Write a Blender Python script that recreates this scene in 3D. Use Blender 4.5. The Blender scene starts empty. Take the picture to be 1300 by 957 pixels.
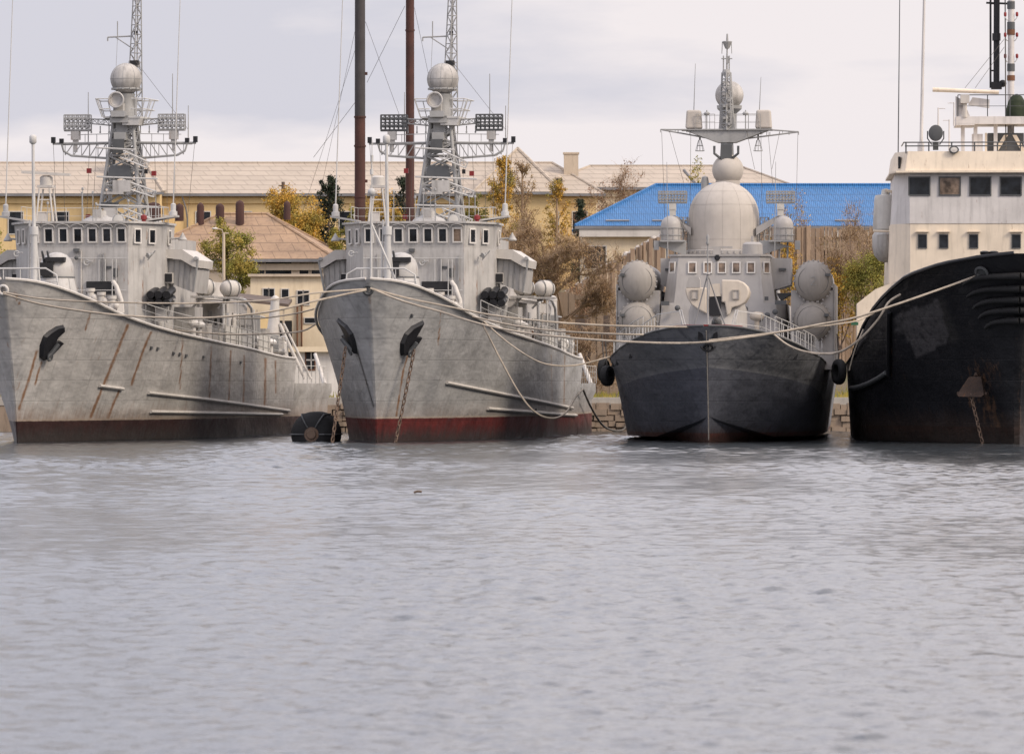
import bpy, math, random
import numpy as np
from mathutils import Vector, Matrix
from mathutils.bvhtree import BVHTree
from math import sin, cos, pi, radians, sqrt

scene = bpy.context.scene
COL = scene.collection
F, H, HY = 7200.0, 2.6, 490.0

def W(px, py, Y):
    """point of the place seen at a spot of the photograph, at distance Y"""
    return Vector(((px - 650) / F * Y, Y, H - (py - HY) / F * Y))

# ---------------------------------------------------------------- materials
def mk(name):
    m = bpy.data.materials.new(name); m.use_nodes = True
    nt = m.node_tree; nt.nodes.clear()
    out = nt.nodes.new('ShaderNodeOutputMaterial')
    b = nt.nodes.new('ShaderNodeBsdfPrincipled')
    nt.links.new(b.outputs[0], out.inputs[0])
    return m, nt, b
def N(nt, typ, ins=None, **props):
    n = nt.nodes.new(typ)
    for k, v in props.items(): setattr(n, k, v)
    for k, v in (ins or {}).items():
        if isinstance(v, bpy.types.NodeSocket): nt.links.new(v, n.inputs[k])
        else: n.inputs[k].default_value = v
    return n
def c4(c): return (c[0], c[1], c[2], 1.0)
def mix(nt, f, a, b, blend='MIX'):
    n = nt.nodes.new('ShaderNodeMix'); n.data_type = 'RGBA'; n.blend_type = blend
    for i, v in ((0, f), (6, a), (7, b)):
        if isinstance(v, bpy.types.NodeSocket): nt.links.new(v, n.inputs[i])
        else: n.inputs[i].default_value = v if i == 0 else c4(v)
    return n.outputs[2]
def math_(nt, op, a, b=0.0, c=None, clamp=False):
    n = nt.nodes.new('ShaderNodeMath'); n.operation = op; n.use_clamp = clamp
    for i, v in enumerate((a, b, c)):
        if v is None: continue
        if isinstance(v, bpy.types.NodeSocket): nt.links.new(v, n.inputs[i])
        else: n.inputs[i].default_value = v
    return n.outputs[0]
def ramp(nt, x, lo, hi, v0=0.0, v1=1.0):
    n = N(nt, 'ShaderNodeMapRange', {0: x, 1: lo, 2: hi, 3: v0, 4: v1}); n.clamp = True
    return n.outputs[0]
def coords(nt, scale=(1, 1, 1), src='Object', rot=(0, 0, 0)):
    tc = N(nt, 'ShaderNodeTexCoord')
    return N(nt, 'ShaderNodeMapping', {'Vector': tc.outputs[src], 'Scale': scale, 'Rotation': rot}).outputs[0]
def noise(nt, vec, scale, detail=4, rough=.6):
    return N(nt, 'ShaderNodeTexNoise', {'Vector': vec, 'Scale': scale, 'Detail': detail, 'Roughness': rough}).outputs[0]

RUST = (.19, .085, .035)
def paint(name, col, rough=.55, var=.18, rust=0.0, bump=.0, metal=0.0, grime=.3, spec=.4, bscale=3.0):
    m, nt, b = mk(name)
    v = coords(nt)
    n1 = noise(nt, v, .9, 6, .65)
    n2 = noise(nt, coords(nt, (3.2, 3.2, .35)), 1.3, 5, .6)
    dark = tuple(c * (1 - var * 1.6) for c in col); lite = tuple(min(1, c * (1 + var)) for c in col)
    c = mix(nt, ramp(nt, n1, .3, .7), dark, lite)
    g = math_(nt, 'MULTIPLY', ramp(nt, n2, .5, .75), grime)
    c = mix(nt, g, c, tuple(x * .45 for x in col))
    if rust > 0:
        n3 = noise(nt, coords(nt, (2.5, 2.5, .5)), 2.1, 7, .7)
        c = mix(nt, ramp(nt, n3, .72 - .16 * rust, .80 - .1 * rust, 0, .85), c, RUST)
    nt.links.new(c, b.inputs['Base Color'])
    b.inputs['Metallic'].default_value = metal
    b.inputs['Specular IOR Level'].default_value = spec
    r = ramp(nt, n1, .2, .8, max(.05, rough - .12), min(1, rough + .12))
    nt.links.new(r, b.inputs['Roughness'])
    if bump > 0:
        bn = N(nt, 'ShaderNodeBump', {'Height': noise(nt, v, bscale, 5, .6), 'Strength': bump, 'Distance': .05})
        nt.links.new(bn.outputs[0], b.inputs['Normal'])
    return m

def hull_paint(name, col, boot=(.16, .045, .035), zboot=1.1, white_line=True, upper=None, knuckle=None, slime=(.035, .03, .028), rustgen=.35, rough=.42):
    m, nt, b = mk(name)
    tc = N(nt, 'ShaderNodeTexCoord').outputs['Object']
    sep = N(nt, 'ShaderNodeSeparateXYZ', {0: tc}); Y, Z = sep.outputs[1], sep.outputs[2]
    n_big = noise(nt, coords(nt, (1, .35, .6)), .8, 6, .65)
    n_fine = noise(nt, coords(nt, (1, .6, 1)), 3.5, 7, .7)
    c = mix(nt, ramp(nt, n_big, .34, .66), tuple(x * .82 for x in col), tuple(x * 1.12 for x in col))
    blot = noise(nt, coords(nt, (1.2, .8, 1.2)), 1.1, 8, .75)
    c = mix(nt, ramp(nt, blot, .48, .62, 0, .17), c, tuple(x * .66 for x in col))
    c = mix(nt, ramp(nt, blot, .40, .34, 0, .22), c, tuple(min(1, x * 1.5) for x in col))
    if upper:
        zk = math_(nt, 'ADD', math_(nt, 'MULTIPLY', Y, knuckle[1]), knuckle[0])
        d = math_(nt, 'SUBTRACT', Z, zk)
        cu = mix(nt, ramp(nt, n_big, .3, .7), tuple(x * .85 for x in upper), tuple(x * 1.1 for x in upper))
        c = mix(nt, ramp(nt, d, -.012, .012), c, cu)
    # fresh touch-up patches and horizontal plating seams
    patch = noise(nt, coords(nt, (.3, .22, .8)), 1.6, 2, .5)
    c = mix(nt, ramp(nt, patch, .58, .62, 0, .22), c, tuple(min(1, x * 1.25) for x in col))
    cv = N(nt, 'ShaderNodeCombineXYZ', {0: Y, 1: Z, 2: 0.0}).outputs[0]
    br = N(nt, 'ShaderNodeTexBrick', {'Vector': cv, 'Scale': 1.0, 'Mortar Size': .03, 'Mortar Smooth': .6, 'Brick Width': 6.0, 'Row Height': .95,
            'Color1': (0, 0, 0, 1), 'Color2': (.12, .12, .12, 1), 'Mortar': (1, 1, 1, 1)})
    seam = br.outputs[0]
    c = mix(nt, math_(nt, 'MULTIPLY', seam, .34), c, tuple(x * .55 for x in col))
    # vertical weeps
    st = noise(nt, coords(nt, (1.0, 2.6, .16)), 1.6, 6, .62)
    c = mix(nt, ramp(nt, st, .52, .70, 0, .62), c, tuple(x * .60 for x in col))
    st2 = noise(nt, coords(nt, (1.2, 1.9, .13)), 2.3, 7, .66)
    c = mix(nt, ramp(nt, st2, .66 - .08 * rustgen, .76, 0, .75 * rustgen * 2), c, (.20, .105, .05))
    # stains placed along frames (vertex attribute)
    at = N(nt, 'ShaderNodeAttribute', attribute_name='rust').outputs['Fac']
    n_str = noise(nt, coords(nt, (2.2, 1.1, .3)), 2.4, 6, .7)
    e = math_(nt, 'ADD', at, math_(nt, 'MULTIPLY', math_(nt, 'SUBTRACT', n_str, .5), 1.5))
    e = math_(nt, 'ADD', e, math_(nt, 'MULTIPLY', math_(nt, 'SUBTRACT', n_fine, .5), .8))
    fr = math_(nt, 'MULTIPLY', ramp(nt, e, .22, .8, 0, .95), ramp(nt, at, 0, .12))
    c = mix(nt, fr, c, (.19, .10, .05))
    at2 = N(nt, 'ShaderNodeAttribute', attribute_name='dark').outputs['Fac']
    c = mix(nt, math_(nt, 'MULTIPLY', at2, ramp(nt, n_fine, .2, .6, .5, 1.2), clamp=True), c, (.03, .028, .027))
    at3 = N(nt, 'ShaderNodeAttribute', attribute_name='scrape').outputs['Fac']
    c = mix(nt, math_(nt, 'MULTIPLY', at3, ramp(nt, n_fine, .36, .5, .25, 1), clamp=True), c, (.085, .08, .082))
    # boot topping
    zz = math_(nt, 'ADD', Z, math_(nt, 'MULTIPLY', math_(nt, 'SUBTRACT', n_fine, .5), .07))
    if white_line:
        c = mix(nt, ramp(nt, zz, zboot + .10, zboot + .07), c, (.42, .38, .33))
    low = math_(nt, 'ADD', zz, math_(nt, 'MULTIPLY', st2, -1.6))
    c = mix(nt, ramp(nt, low, zboot + .05, zboot - .75, 0, .55 * min(1, rustgen * 2)), c, (.16, .09, .05))
    bc = mix(nt, ramp(nt, noise(nt, coords(nt, (1, .7, .5)), 1.5, 6, .7), .35, .65), tuple(x * .55 for x in boot), boot)
    c = mix(nt, ramp(nt, zz, zboot + .02, zboot - .01), c, bc)
    zs = math_(nt, 'ADD', Z, math_(nt, 'MULTIPLY', math_(nt, 'SUBTRACT', st, .5), 1.6))
    c = mix(nt, ramp(nt, zs, .80, .22, 0, .88), c, slime)
    nt.links.new(c, b.inputs['Base Color'])
    nt.links.new(ramp(nt, n_big, .3, .7, rough - .08, rough + .15), b.inputs['Roughness'])
    b.inputs['Specular IOR Level'].default_value = .4
    hh = math_(nt, 'ADD', math_(nt, 'MULTIPLY', noise(nt, coords(nt, (.6, .35, .7)), 1.3, 3, .5), 1.0), math_(nt, 'MULTIPLY', seam, -.03))
    hh = math_(nt, 'ADD', hh, math_(nt, 'MULTIPLY', n_fine, .06))
    bn = N(nt, 'ShaderNodeBump', {'Height': hh, 'Strength': .85, 'Distance': .2})
    nt.links.new(bn.outputs[0], b.inputs['Normal'])
    return m

def glass_mat(name, col=(.02, .025, .03)):
    m, nt, b = mk(name)
    n1 = noise(nt, coords(nt), 2.0, 3)
    nt.links.new(mix(nt, ramp(nt, n1, .35, .65), tuple(c * .5 for c in col), tuple(c * 2.2 for c in col)), b.inputs['Base Color'])
    b.inputs['Roughness'].default_value = .12; b.inputs['Specular IOR Level'].default_value = .25
    return m

M = {}
M['grey'] = paint('grey_paint', (.41, .395, .375), .5, .12, rust=.8, bump=.3, grime=.6)
M['grey2'] = paint('pale_grey_paint', (.52, .49, .45), .5, .09, rust=.75, bump=.2, grime=.35)
M['mast'] = paint('mast_grey', (.32, .318, .31), .5, .12, rust=.3, grime=.3)
M['mdark'] = paint('mast_dark', (.085, .088, .09), .5, .15, rust=.2)
M['white'] = paint('white_paint', (.62, .59, .55), .5, .08, rust=.5, grime=.35)
M['rail'] = paint('rail_paint', (.50, .49, .47), .5, .1, rust=.6)
M['rad'] = paint('radome', (.42, .40, .375), .7, .25, rust=.15, grime=.6, bump=.2, bscale=2)
M['rad3'] = paint('radome_warm', (.46, .42, .375), .75, .07, rust=.0, grime=.14, bump=.15, bscale=1.5)
M['black'] = paint('black_paint', (.012, .012, .014), .45, .2)
M['rubber'] = paint('rubber', (.014, .014, .015), .8, .3, bump=.4, grime=.3)
M['dark'] = paint('dark_opening', (.02, .02, .022), .8, .2)
M['chain'] = paint('rusty_chain', (.16, .11, .08), .85, .3, rust=.8)
M['rust'] = paint('rusted_steel', (.17, .08, .045), .85, .3, bump=.4)
M['red'] = paint('red_paint', (.22, .02, .02), .5, .15)
M['rope'] = paint('rope', (.42, .36, .29), .9, .18, grime=.5)
M['ropeD'] = paint('dark_rope', (.10, .09, .08), .9, .2)
M['glass'] = glass_mat('glass', (.010, .012, .015))
M['glassb'] = glass_mat('brown_blind', (.13, .095, .07))
M['canvas'] = paint('canvas', (.52, .50, .46), .85, .1, rust=.2, bump=.5, bscale=4)
M['skin3'] = paint('corvette_grey', (.37, .35, .33), .5, .06, rust=.15, bump=.15, grime=.3)
M['skin3w'] = paint('corvette_turret', (.54, .475, .395), .55, .08, rust=.15, grime=.35)
M['cap3'] = paint('launcher_cap', (.30, .275, .245), .55, .08, rust=.1, grime=.35)
M['cream'] = paint('tug_cream', (.74, .635, .50), .5, .07, rust=.65, grime=.38)
M['creamw'] = paint('tug_white', (.60, .57, .545), .5, .08, rust=.6, grime=.45)
M['green'] = paint('green_paint', (.03, .12, .06), .5, .15)
M['blue'] = paint('blue_paint', (.03, .10, .22), .5, .15)

# ---------------------------------------------------------------- mesh builder
class MB:
    def __init__(s): s.v = []; s.f = []; s.mi = []; s.cur = 0
    def m(s, i): s.cur = i; return s
    def add(s, vs, fs):
        o = len(s.v); s.v += [tuple(p) for p in vs]
        for f in fs: s.f.append(tuple(i + o for i in f)); s.mi.append(s.cur)
        return s
    def obox(s, c, u, v, n, su, sv, sn):
        c, u, v, n = Vector(c), Vector(u).normalized(), Vector(v).normalized(), Vector(n).normalized()
        vs = [c + u * (a * su / 2) + v * (b * sv / 2) + n * (d * sn / 2) for d in (-1, 1) for a, b in ((-1, -1), (1, -1), (1, 1), (-1, 1))]
        return s.add(vs, [(3, 2, 1, 0), (4, 5, 6, 7), (0, 1, 5, 4), (1, 2, 6, 5), (2, 3, 7, 6), (3, 0, 4, 7)])
    def box(s, c, sz, rz=0.0):
        return s.obox(c, (cos(rz), sin(rz), 0), (-sin(rz), cos(rz), 0), (0, 0, 1), *sz)
    def prism(s, plan, z0, z1, plan2=None):
        n = len(plan); p2 = plan2 or plan
        if callable(z1): top = [(x, y, z1(x, y)) for x, y in p2]
        else: top = [(x, y, z1) for x, y in p2]
        if callable(z0): bot = [(x, y, z0(x, y)) for x, y in plan]
        else: bot = [(x, y, z0) for x, y in plan]
        return s.add(bot + top, [tuple(range(n))[::-1], tuple(range(n, 2 * n))] + [(i, (i + 1) % n, (i + 1) % n + n, i + n) for i in range(n)])
    def slab(s, pts, vec):
        n = len(pts); vec = Vector(vec); a = [Vector(p) for p in pts]
        return s.add(a + [p + vec for p in a], [tuple(range(n))[::-1], tuple(range(n, 2 * n))] + [(i, (i + 1) % n, (i + 1) % n + n, i + n) for i in range(n)])
    def tube(s, p0, p1, r0, r1=None, n=6, cap=True):
        p0, p1 = Vector(p0), Vector(p1); r1 = r0 if r1 is None else r1
        d = p1 - p0
        if d.length < 1e-6: return s
        d.normalize(); a = d.orthogonal().normalized(); b = d.cross(a)
        vs = [p + a * (r * cos(2 * pi * k / n)) + b * (r * sin(2 * pi * k / n)) for p, r in ((p0, r0), (p1, r1)) for k in range(n)]
        fs = [(k, (k + 1) % n, (k + 1) % n + n, k + n) for k in range(n)]
        if cap: fs += [tuple(range(n))[::-1], tuple(range(n, 2 * n))]
        return s.add(vs, fs)
    def path(s, pts, r, n=5, closed=False):
        pts = [Vector(p) for p in pts]
        m_ = len(pts); vs = []
        a = None
        for i, p in enumerate(pts):
            if closed: d = pts[(i + 1) % m_] - pts[i - 1]
            else: d = pts[min(i + 1, m_ - 1)] - pts[max(i - 1, 0)]
            d.normalize()
            a = d.orthogonal().normalized() if a is None else (a - d * a.dot(d)).normalized()
            b = d.cross(a)
            rr = r(i / (m_ - 1)) if callable(r) else r
            vs += [p + a * (rr * cos(2 * pi * k / n)) + b * (rr * sin(2 * pi * k / n)) for k in range(n)]
        fs = []
        for i in range(m_ if closed else m_ - 1):
            j = (i + 1) % m_
            fs += [(i * n + k, i * n + (k + 1) % n, j * n + (k + 1) % n, j * n + k) for k in range(n)]
        if not closed: fs += [tuple(range(n))[::-1], tuple(range((m_ - 1) * n, m_ * n))]
        return s.add(vs, fs)
    def lathe(s, c, prof, n=24, axis=(0, 0, 1), sx=1.0, sy=1.0):
        c = Vector(c); d = Vector(axis).normalized()
        a = Vector((1, 0, 0)) if abs(d.x) < .9 else Vector((0, 1, 0))
        a = (a - d * a.dot(d)).normalized(); b = d.cross(a)
        vs = []
        for r, z in prof:
            vs += [c + d * z + a * (r * sx * cos(2 * pi * k / n)) + b * (r * sy * sin(2 * pi * k / n)) for k in range(n)]
        fs = []
        for i in range(len(prof) - 1):
            fs += [(i * n + k, i * n + (k + 1) % n, (i + 1) * n + (k + 1) % n, (i + 1) * n + k) for k in range(n)]
        fs += [tuple(range(n))[::-1], tuple(range((len(prof) - 1) * n, len(prof) * n))]
        return s.add(vs, fs)
    def sphere(s, c, r, n=20, m_=12, sz=1.0, axis=(0, 0, 1), sx=1, sy=1):
        prof = [(max(.001, r * sin(pi * i / m_)), -r * sz * cos(pi * i / m_)) for i in range(m_ + 1)]
        return s.lathe(c, prof, n, axis, sx, sy)
    def torus(s, c, R, r, axis=(0, 0, 1), n=24, k=8):
        c = Vector(c); d = Vector(axis).normalized(); a = d.orthogonal().normalized(); b = d.cross(a)
        return s.path([c + a * (R * cos(2 * pi * i / n)) + b * (R * sin(2 * pi * i / n)) for i in range(n)], r, k, True)
    def truss(s, p0, p1, w0, w1, bays, r, up=(0, 0, 1), tri=False, rb=None):
        p0, p1 = Vector(p0), Vector(p1); d = (p1 - p0).normalized(); u = Vector(up); u = (u - d * u.dot(d))
        if u.length < .05: u = d.orthogonal()
        u.normalize(); v = d.cross(u); rb = rb or r * .6
        cs = [(-1, -1), (1, -1), (1, 1), (-1, 1)] if not tri else [(-1, -1), (-1, 1), (1, 0)]
        def P(t, k):
            w = (w0 + (w1 - w0) * t) / 2; a, b = cs[k % len(cs)]
            return p0 + (p1 - p0) * t + u * (a * w) + v * (b * w)
        m_ = len(cs)
        for k in range(m_): s.tube(P(0, k), P(1, k), r, n=5)
        for i in range(bays):
            t0, t1 = i / bays, (i + 1) / bays
            for k in range(m_):
                s.tube(P(t0, k), P(t1, k + 1), rb, n=4, cap=False) if (i + k) % 2 == 0 else s.tube(P(t0, k + 1), P(t1, k), rb, n=4, cap=False)
                s.tube(P(t1, k), P(t1, k + 1), rb, n=4, cap=False)
        return s
    def rail(s, pts, h=1.0, wires=3, sp=1.3, r=.022):
        pts = [Vector(p) for p in pts]
        for k in range(wires):
            z = h * (k + 1) / wires
            for a, b in zip(pts, pts[1:]): s.tube(a + Vector((0, 0, z)), b + Vector((0, 0, z)), r * (1 if k == wires - 1 else .6), n=4, cap=False)
        for a, b in zip(pts, pts[1:]):
            L = (b - a).length; q = max(1, int(L / sp))
            for i in range(q + 1):
                p = a.lerp(b, i / q); s.tube(p, p + Vector((0, 0, h)), r, n=4)
        return s
    def build(s, name, mats, parent=None, smooth=None):
        me = bpy.data.meshes.new(name); me.from_pydata(s.v, [], s.f)
        for m_ in (mats if isinstance(mats, (list, tuple)) else [mats]): me.materials.append(M[m_] if isinstance(m_, str) else m_)
        me.polygons.foreach_set('material_index', s.mi)
        if smooth:
            me.polygons.foreach_set('use_smooth', [True] * len(s.f)); me.set_sharp_from_angle(angle=radians(smooth))
        me.update()
        o = bpy.data.objects.new(name, me); COL.objects.link(o)
        if parent: o.parent = parent
        return o

def empty(name, loc=(0, 0, 0), rz=0.0):
    o = bpy.data.objects.new(name, None); COL.objects.link(o); o.location = loc; o.rotation_euler = (0, 0, rz); o.empty_display_size = .5
    return o
def tag(o, label=None, cat=None, group=None, kind=None):
    if label: o['label'] = label
    if cat: o['category'] = cat
    if group: o['group'] = group
    if kind: o['kind'] = kind
    return o
def copy_obj(o, parent, off):
    c = o.copy(); COL.objects.link(c); c.parent = parent; c.location = Vector(o.location) + Vector(off)
    return c

def window(parent, c, u, v, w, h, frame='white', glass='glass', fw=.05, name='window', n_out=None):
    """framed pane; n_out = direction the window faces"""
    u = Vector(u).normalized(); v = Vector(v).normalized(); n = Vector(n_out).normalized() if n_out else u.cross(v)
    c = Vector(c); mb = MB()
    for a in (-1, 1):
        mb.obox(c + u * (a * (w + fw) / 2) + n * .02, u, v, n, fw, h + 2 * fw, .07)
        mb.obox(c + v * (a * (h + fw) / 2) + n * .017, u, v, n, w, fw, .064)
    mb.m(1).obox(c + n * .004, u, v, n, w, h, .02)
    return mb.build(name, [frame, glass], parent)

class Frame:
    def __init__(s, px, Y, phi_deg, py=None):
        s.phi = radians(phi_deg); s.B = Vector(((px - 650) / F * Y, Y, 0))
        s.a = Vector((sin(s.phi), cos(s.phi), 0)); s.r = Vector((cos(s.phi), -sin(s.phi), 0))
    def root(s, name): return empty(name, s.B, -s.phi)
    def local(s, w): d = Vector(w) - s.B; return Vector((d.dot(s.r), d.dot(s.a), d.z))
    def world(s, p): return s.B + s.r * p[0] + s.a * p[1] + Vector((0, 0, p[2]))
    def P(s, px, py, y):
        d = Vector(((px - 650) / F, 1, -(py - HY) / F)); o = Vector((0, 0, H))
        t = (y + (s.B - o).dot(s.a)) / d.dot(s.a)
        return s.local(o + d * t)
    def ray(s, px, py, bvh):
        o = s.local((0, 0, H)); w = Vector(((px - 650) / F, 1, -(py - HY) / F))
        d = Vector((w.dot(s.r), w.dot(s.a), w.z)).normalized()
        loc, nor, idx, dist = bvh.ray_cast(o, d)
        return (loc, nor) if loc else (None, None)

def interp(pts, x):
    xs = [p[0] for p in pts]
    if x <= xs[0]: return pts[0][1]
    if x >= xs[-1]: return pts[-1][1]
    i = max(k for k in range(len(xs)) if xs[k] <= x); i = min(i, len(xs) - 2)
    def slope(k):
        if k <= 0: return (pts[1][1] - pts[0][1]) / (xs[1] - xs[0])
        if k >= len(xs) - 1: return (pts[-1][1] - pts[-2][1]) / (xs[-1] - xs[-2])
        a = (pts[k][1] - pts[k - 1][1]) / (xs[k] - xs[k - 1]); b = (pts[k + 1][1] - pts[k][1]) / (xs[k + 1] - xs[k])
        return 0 if a * b <= 0 else 2 * a * b / (a + b)
    h = xs[i + 1] - xs[i]; t = (x - xs[i]) / h
    m0, m1 = slope(i) * h, slope(i + 1) * h
    y0, y1 = pts[i][1], pts[i + 1][1]
    return (2 * t**3 - 3 * t**2 + 1) * y0 + (t**3 - 2 * t**2 + t) * m0 + (-2 * t**3 + 3 * t**2) * y1 + (t**3 - t**2) * m1

def loft_hull(rows_fn, nu, nv, deck_drop, u_pow=1.6):
    """rows_fn(u, v) -> (half width, y, z). v=0 keel, v=1 deck edge. Both sides, deck, transom."""
    V, Fc = [], []
    for side in (-1, 1):
        o = len(V)
        for j in range(nv + 1):
            for i in range(nu + 1):
                w, y, z = rows_fn((i / nu) ** u_pow, j / nv)
                V.append((side * w, y, z))
        for j in range(nv):
            for i in range(nu):
                a = o + j * (nu + 1) + i; q = (a, a + 1, a + nu + 2, a + nu + 1)
                Fc.append(q if side > 0 else q[::-1])
    n1 = (nu + 1) * (nv + 1)
    for j in range(nv):   # stem strip and transom
        a, b = j * (nu + 1), (j + 1) * (nu + 1)
        Fc.append((a, a + n1, b + n1, b)); Fc.append((a + nu, b + nu, b + nu + n1, a + nu + n1))
    o = len(V)
    for i in range(nu + 1):  # deck, as wide as the hull is at its level
        uu = (i / nu) ** u_pow; w, y, z = rows_fn(uu, 1.0); zt = z - deck_drop(y)
        lo_, hi_ = .3, 1.0
        for _ in range(18):
            md = (lo_ + hi_) / 2
            if rows_fn(uu, md)[2] < zt: lo_ = md
            else: hi_ = md
        w, y, _z = rows_fn(uu, hi_)
        V.append((-w * .985, y + .03, zt)); V.append((w * .985, y + .03, zt))
    for i in range(nu): Fc.append((o + 2 * i, o + 2 * i + 1, o + 2 * i + 3, o + 2 * i + 2))
    return V, Fc

def paint_attr(ob, name, polys, width, bvh, fr, side=None, metric=.13, strength=1.0, taper=True):
    """stain the hull along polylines (given as hull points)"""
    me = ob.data; n = len(me.vertices)
    co = np.empty(n * 3); me.vertices.foreach_get('co', co); co = co.reshape(-1, 3)
    at = me.attributes.get(name) or me.attributes.new(name, 'FLOAT', 'POINT')
    cur = np.empty(n); at.data.foreach_get('value', cur)
    for poly in polys:
        wd = width
        if isinstance(poly[0], (int, float)): wd = poly[0]; poly = poly[1]
        pts = [fr.ray(px, py, bvh)[0] for px, py in poly]
        pts = [p for p in pts if p]
        if len(pts) < 2: continue
        for a, b in zip(pts, pts[1:]):
            A = np.array([a.x + a.y * metric, a.z]); B = np.array([b.x + b.y * metric, b.z])
            Pq = np.stack([co[:, 0] + co[:, 1] * metric, co[:, 2]], 1)
            d = B - A; t = np.clip(((Pq - A) @ d) / max(1e-6, d @ d), 0, 1)
            dist = np.linalg.norm(Pq - (A + t[:, None] * d), axis=1)
            val = np.clip(1 - dist / wd, 0, 1) * strength
            val[np.sign(co[:, 0]) != np.sign((a.x + b.x) or 1)] = 0
            cur = np.maximum(cur, val)
    at.data.foreach_set('value', cur)
def zero_attrs(ob):
    for nm in ('rust', 'dark', 'scrape'):
        if not ob.data.attributes.get(nm): ob.data.attributes.new(nm, 'FLOAT', 'POINT')
def poly_attr(ob, name, poly, bvh, fr, metric=.13, strength=1.0):
    me = ob.data; n = len(me.vertices); co = np.empty(n * 3); me.vertices.foreach_get('co', co); co = co.reshape(-1, 3)
    at = me.attributes[name]; cur = np.empty(n); at.data.foreach_get('value', cur)
    pts = [fr.ray(px, py, bvh)[0] for px, py in poly]; pts = [(p.x + p.y * metric, p.z) for p in pts if p]
    sx = np.sign(fr.ray(*poly[0], bvh)[0].x)
    X = co[:, 0] + co[:, 1] * metric; Z = co[:, 2]; ins = np.zeros(n, bool)
    for (x0, z0), (x1, z1) in zip(pts, pts[1:] + pts[:1]):
        c = ((z0 > Z) != (z1 > Z)) & (X < (x1 - x0) * (Z - z0) / ((z1 - z0) or 1e-9) + x0); ins ^= c
    ins &= (np.sign(co[:, 0]) == sx); cur[ins] = np.maximum(cur[ins], strength); at.data.foreach_set('value', cur)

def rope(name, pts, r, label, group=None, mat='rope', cat='mooring line', n=6, sub=8):
    P = [Vector(p) for p in pts]; out = []
    for i in range(len(P) - 1):
        p0, p1, p2, p3 = P[max(i - 1, 0)], P[i], P[i + 1], P[min(i + 2, len(P) - 1)]
        for k in range(sub):
            t = k / sub
            out.append(.5 * ((2 * p1) + (-p0 + p2) * t + (2 * p0 - 5 * p1 + 4 * p2 - p3) * t * t + (-p0 + 3 * p1 - 3 * p2 + p3) * t**3))
    out.append(P[-1])
    c = out[0].copy()
    o = MB().path([p - c for p in out], r, n).build(name, mat, None, 60); o.location = c
    return tag(o, label, cat, group)
# ---------------------------------------------------------------- minesweepers
FR2 = Frame(478, 260, 6.5)
FR1 = Frame(22, 260, 8.0)
W_WL = [(0, .03), (4, 1.0), (8, 2.0), (15, 3.35), (20, 4.1), (30, 4.7), (48, 4.7)]
W_DK = [(0, .10), (.35, .95), (1.1, 1.6), (2.2, 2.1), (5.3, 2.97), (7.6, 3.5), (10.9, 3.98), (15, 4.42), (23, 5.0), (33, 5.1), (48, 5.0)]
Z_DK = [(-2.9, 7.45), (-2.5, 7.38), (-.7, 7.08), (2.4, 6.55), (4.7, 6.08), (6.5, 5.82), (12, 5.3), (20, 4.85), (30, 4.5), (41, 4.1), (44.5, 4.05)]
def stem_s(z): return -2.9 * max(0, z / 7.45) ** 1.25 if z > 0 else -z * .7
def nat_rows(u, v):
    L = 44.5; s_d = -2.9 + u * (L + 2.9); zd = interp(Z_DK, s_d)
    z = -1 + v * (zd + 1)
    s0 = stem_s(z); s = s0 + u * (L - s0); q = u * (L + 2.9)
    t = max(0, z / zd)
    wwl = interp(W_WL, q * L / (L + 2.9)); wd = interp(W_DK, q)
    if z < 0: w = wwl * (1 + z * .25)
    else: w = wwl + (wd - wwl) * (t ** 1.15)
    return w, s, z
def hull_edge(s, dz=0.0, side=1, inset=0.0):
    q = s + 2.9
    return Vector((side * (interp(W_DK, q) - inset), s, interp(Z_DK, s) + dz))

ANCHOR_R = [(382, 215), (383, 180), (400, 140), (430, 110), (476, 87), (455, 125), (440, 150), (467, 153), (450, 180), (420, 205), (400, 232), (385, 230)]
ANCHOR_L = [(130, 77), (165, 105), (190, 140), (203, 180), (208, 225), (190, 200), (170, 175), (152, 145), (170, 150), (150, 110)]
ANCHOR_1 = [(241, 98), (215, 103), (185, 122), (165, 140), (152, 175), (150, 222), (165, 234), (190, 216), (215, 190), (238, 165), (226, 157), (203, 163), (215, 140), (242, 116)]
def traced_anchor(root, fr, bvh, pts):
    P_ = [fr.ray(x, y, bvh) for x, y in pts]; P_ = [(p, n) for p, n in P_ if p]
    nn = Vector((0, 0, 0))
    for p, n in P_: nn += n
    nn.normalize(); c = sum((p for p, n in P_), Vector((0, 0, 0))) / len(P_)
    a = MB(); ring = [p + nn * .03 for p, n in P_]; k = len(ring)
    inner = [c + (p - c) * .9 + nn * .15 for p in ring]
    back = [p - nn * .25 for p in ring]
    a.add(ring + inner + back, [tuple(range(k, 2 * k))] + [(i, (i + 1) % k, (i + 1) % k + k, i + k) for i in range(k)] + [(i + 2 * k, (i + 1) % k + 2 * k, (i + 1) % k, i) for i in range(k)])
    ob = a.build('anchor', 'black', root, 25)
    s = MB(); lo_ = min(P_, key=lambda q: q[0].z)[0]; s.tube(lo_.lerp(c, .25) + nn * .2, c + nn * .38, .13, .1, 8); s.torus(lo_.lerp(c, .25) + nn * .28, .16, .05, nn, 14, 5)
    s.build('anchor_shank', 'mdark', ob, 40)
    return ob
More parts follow.
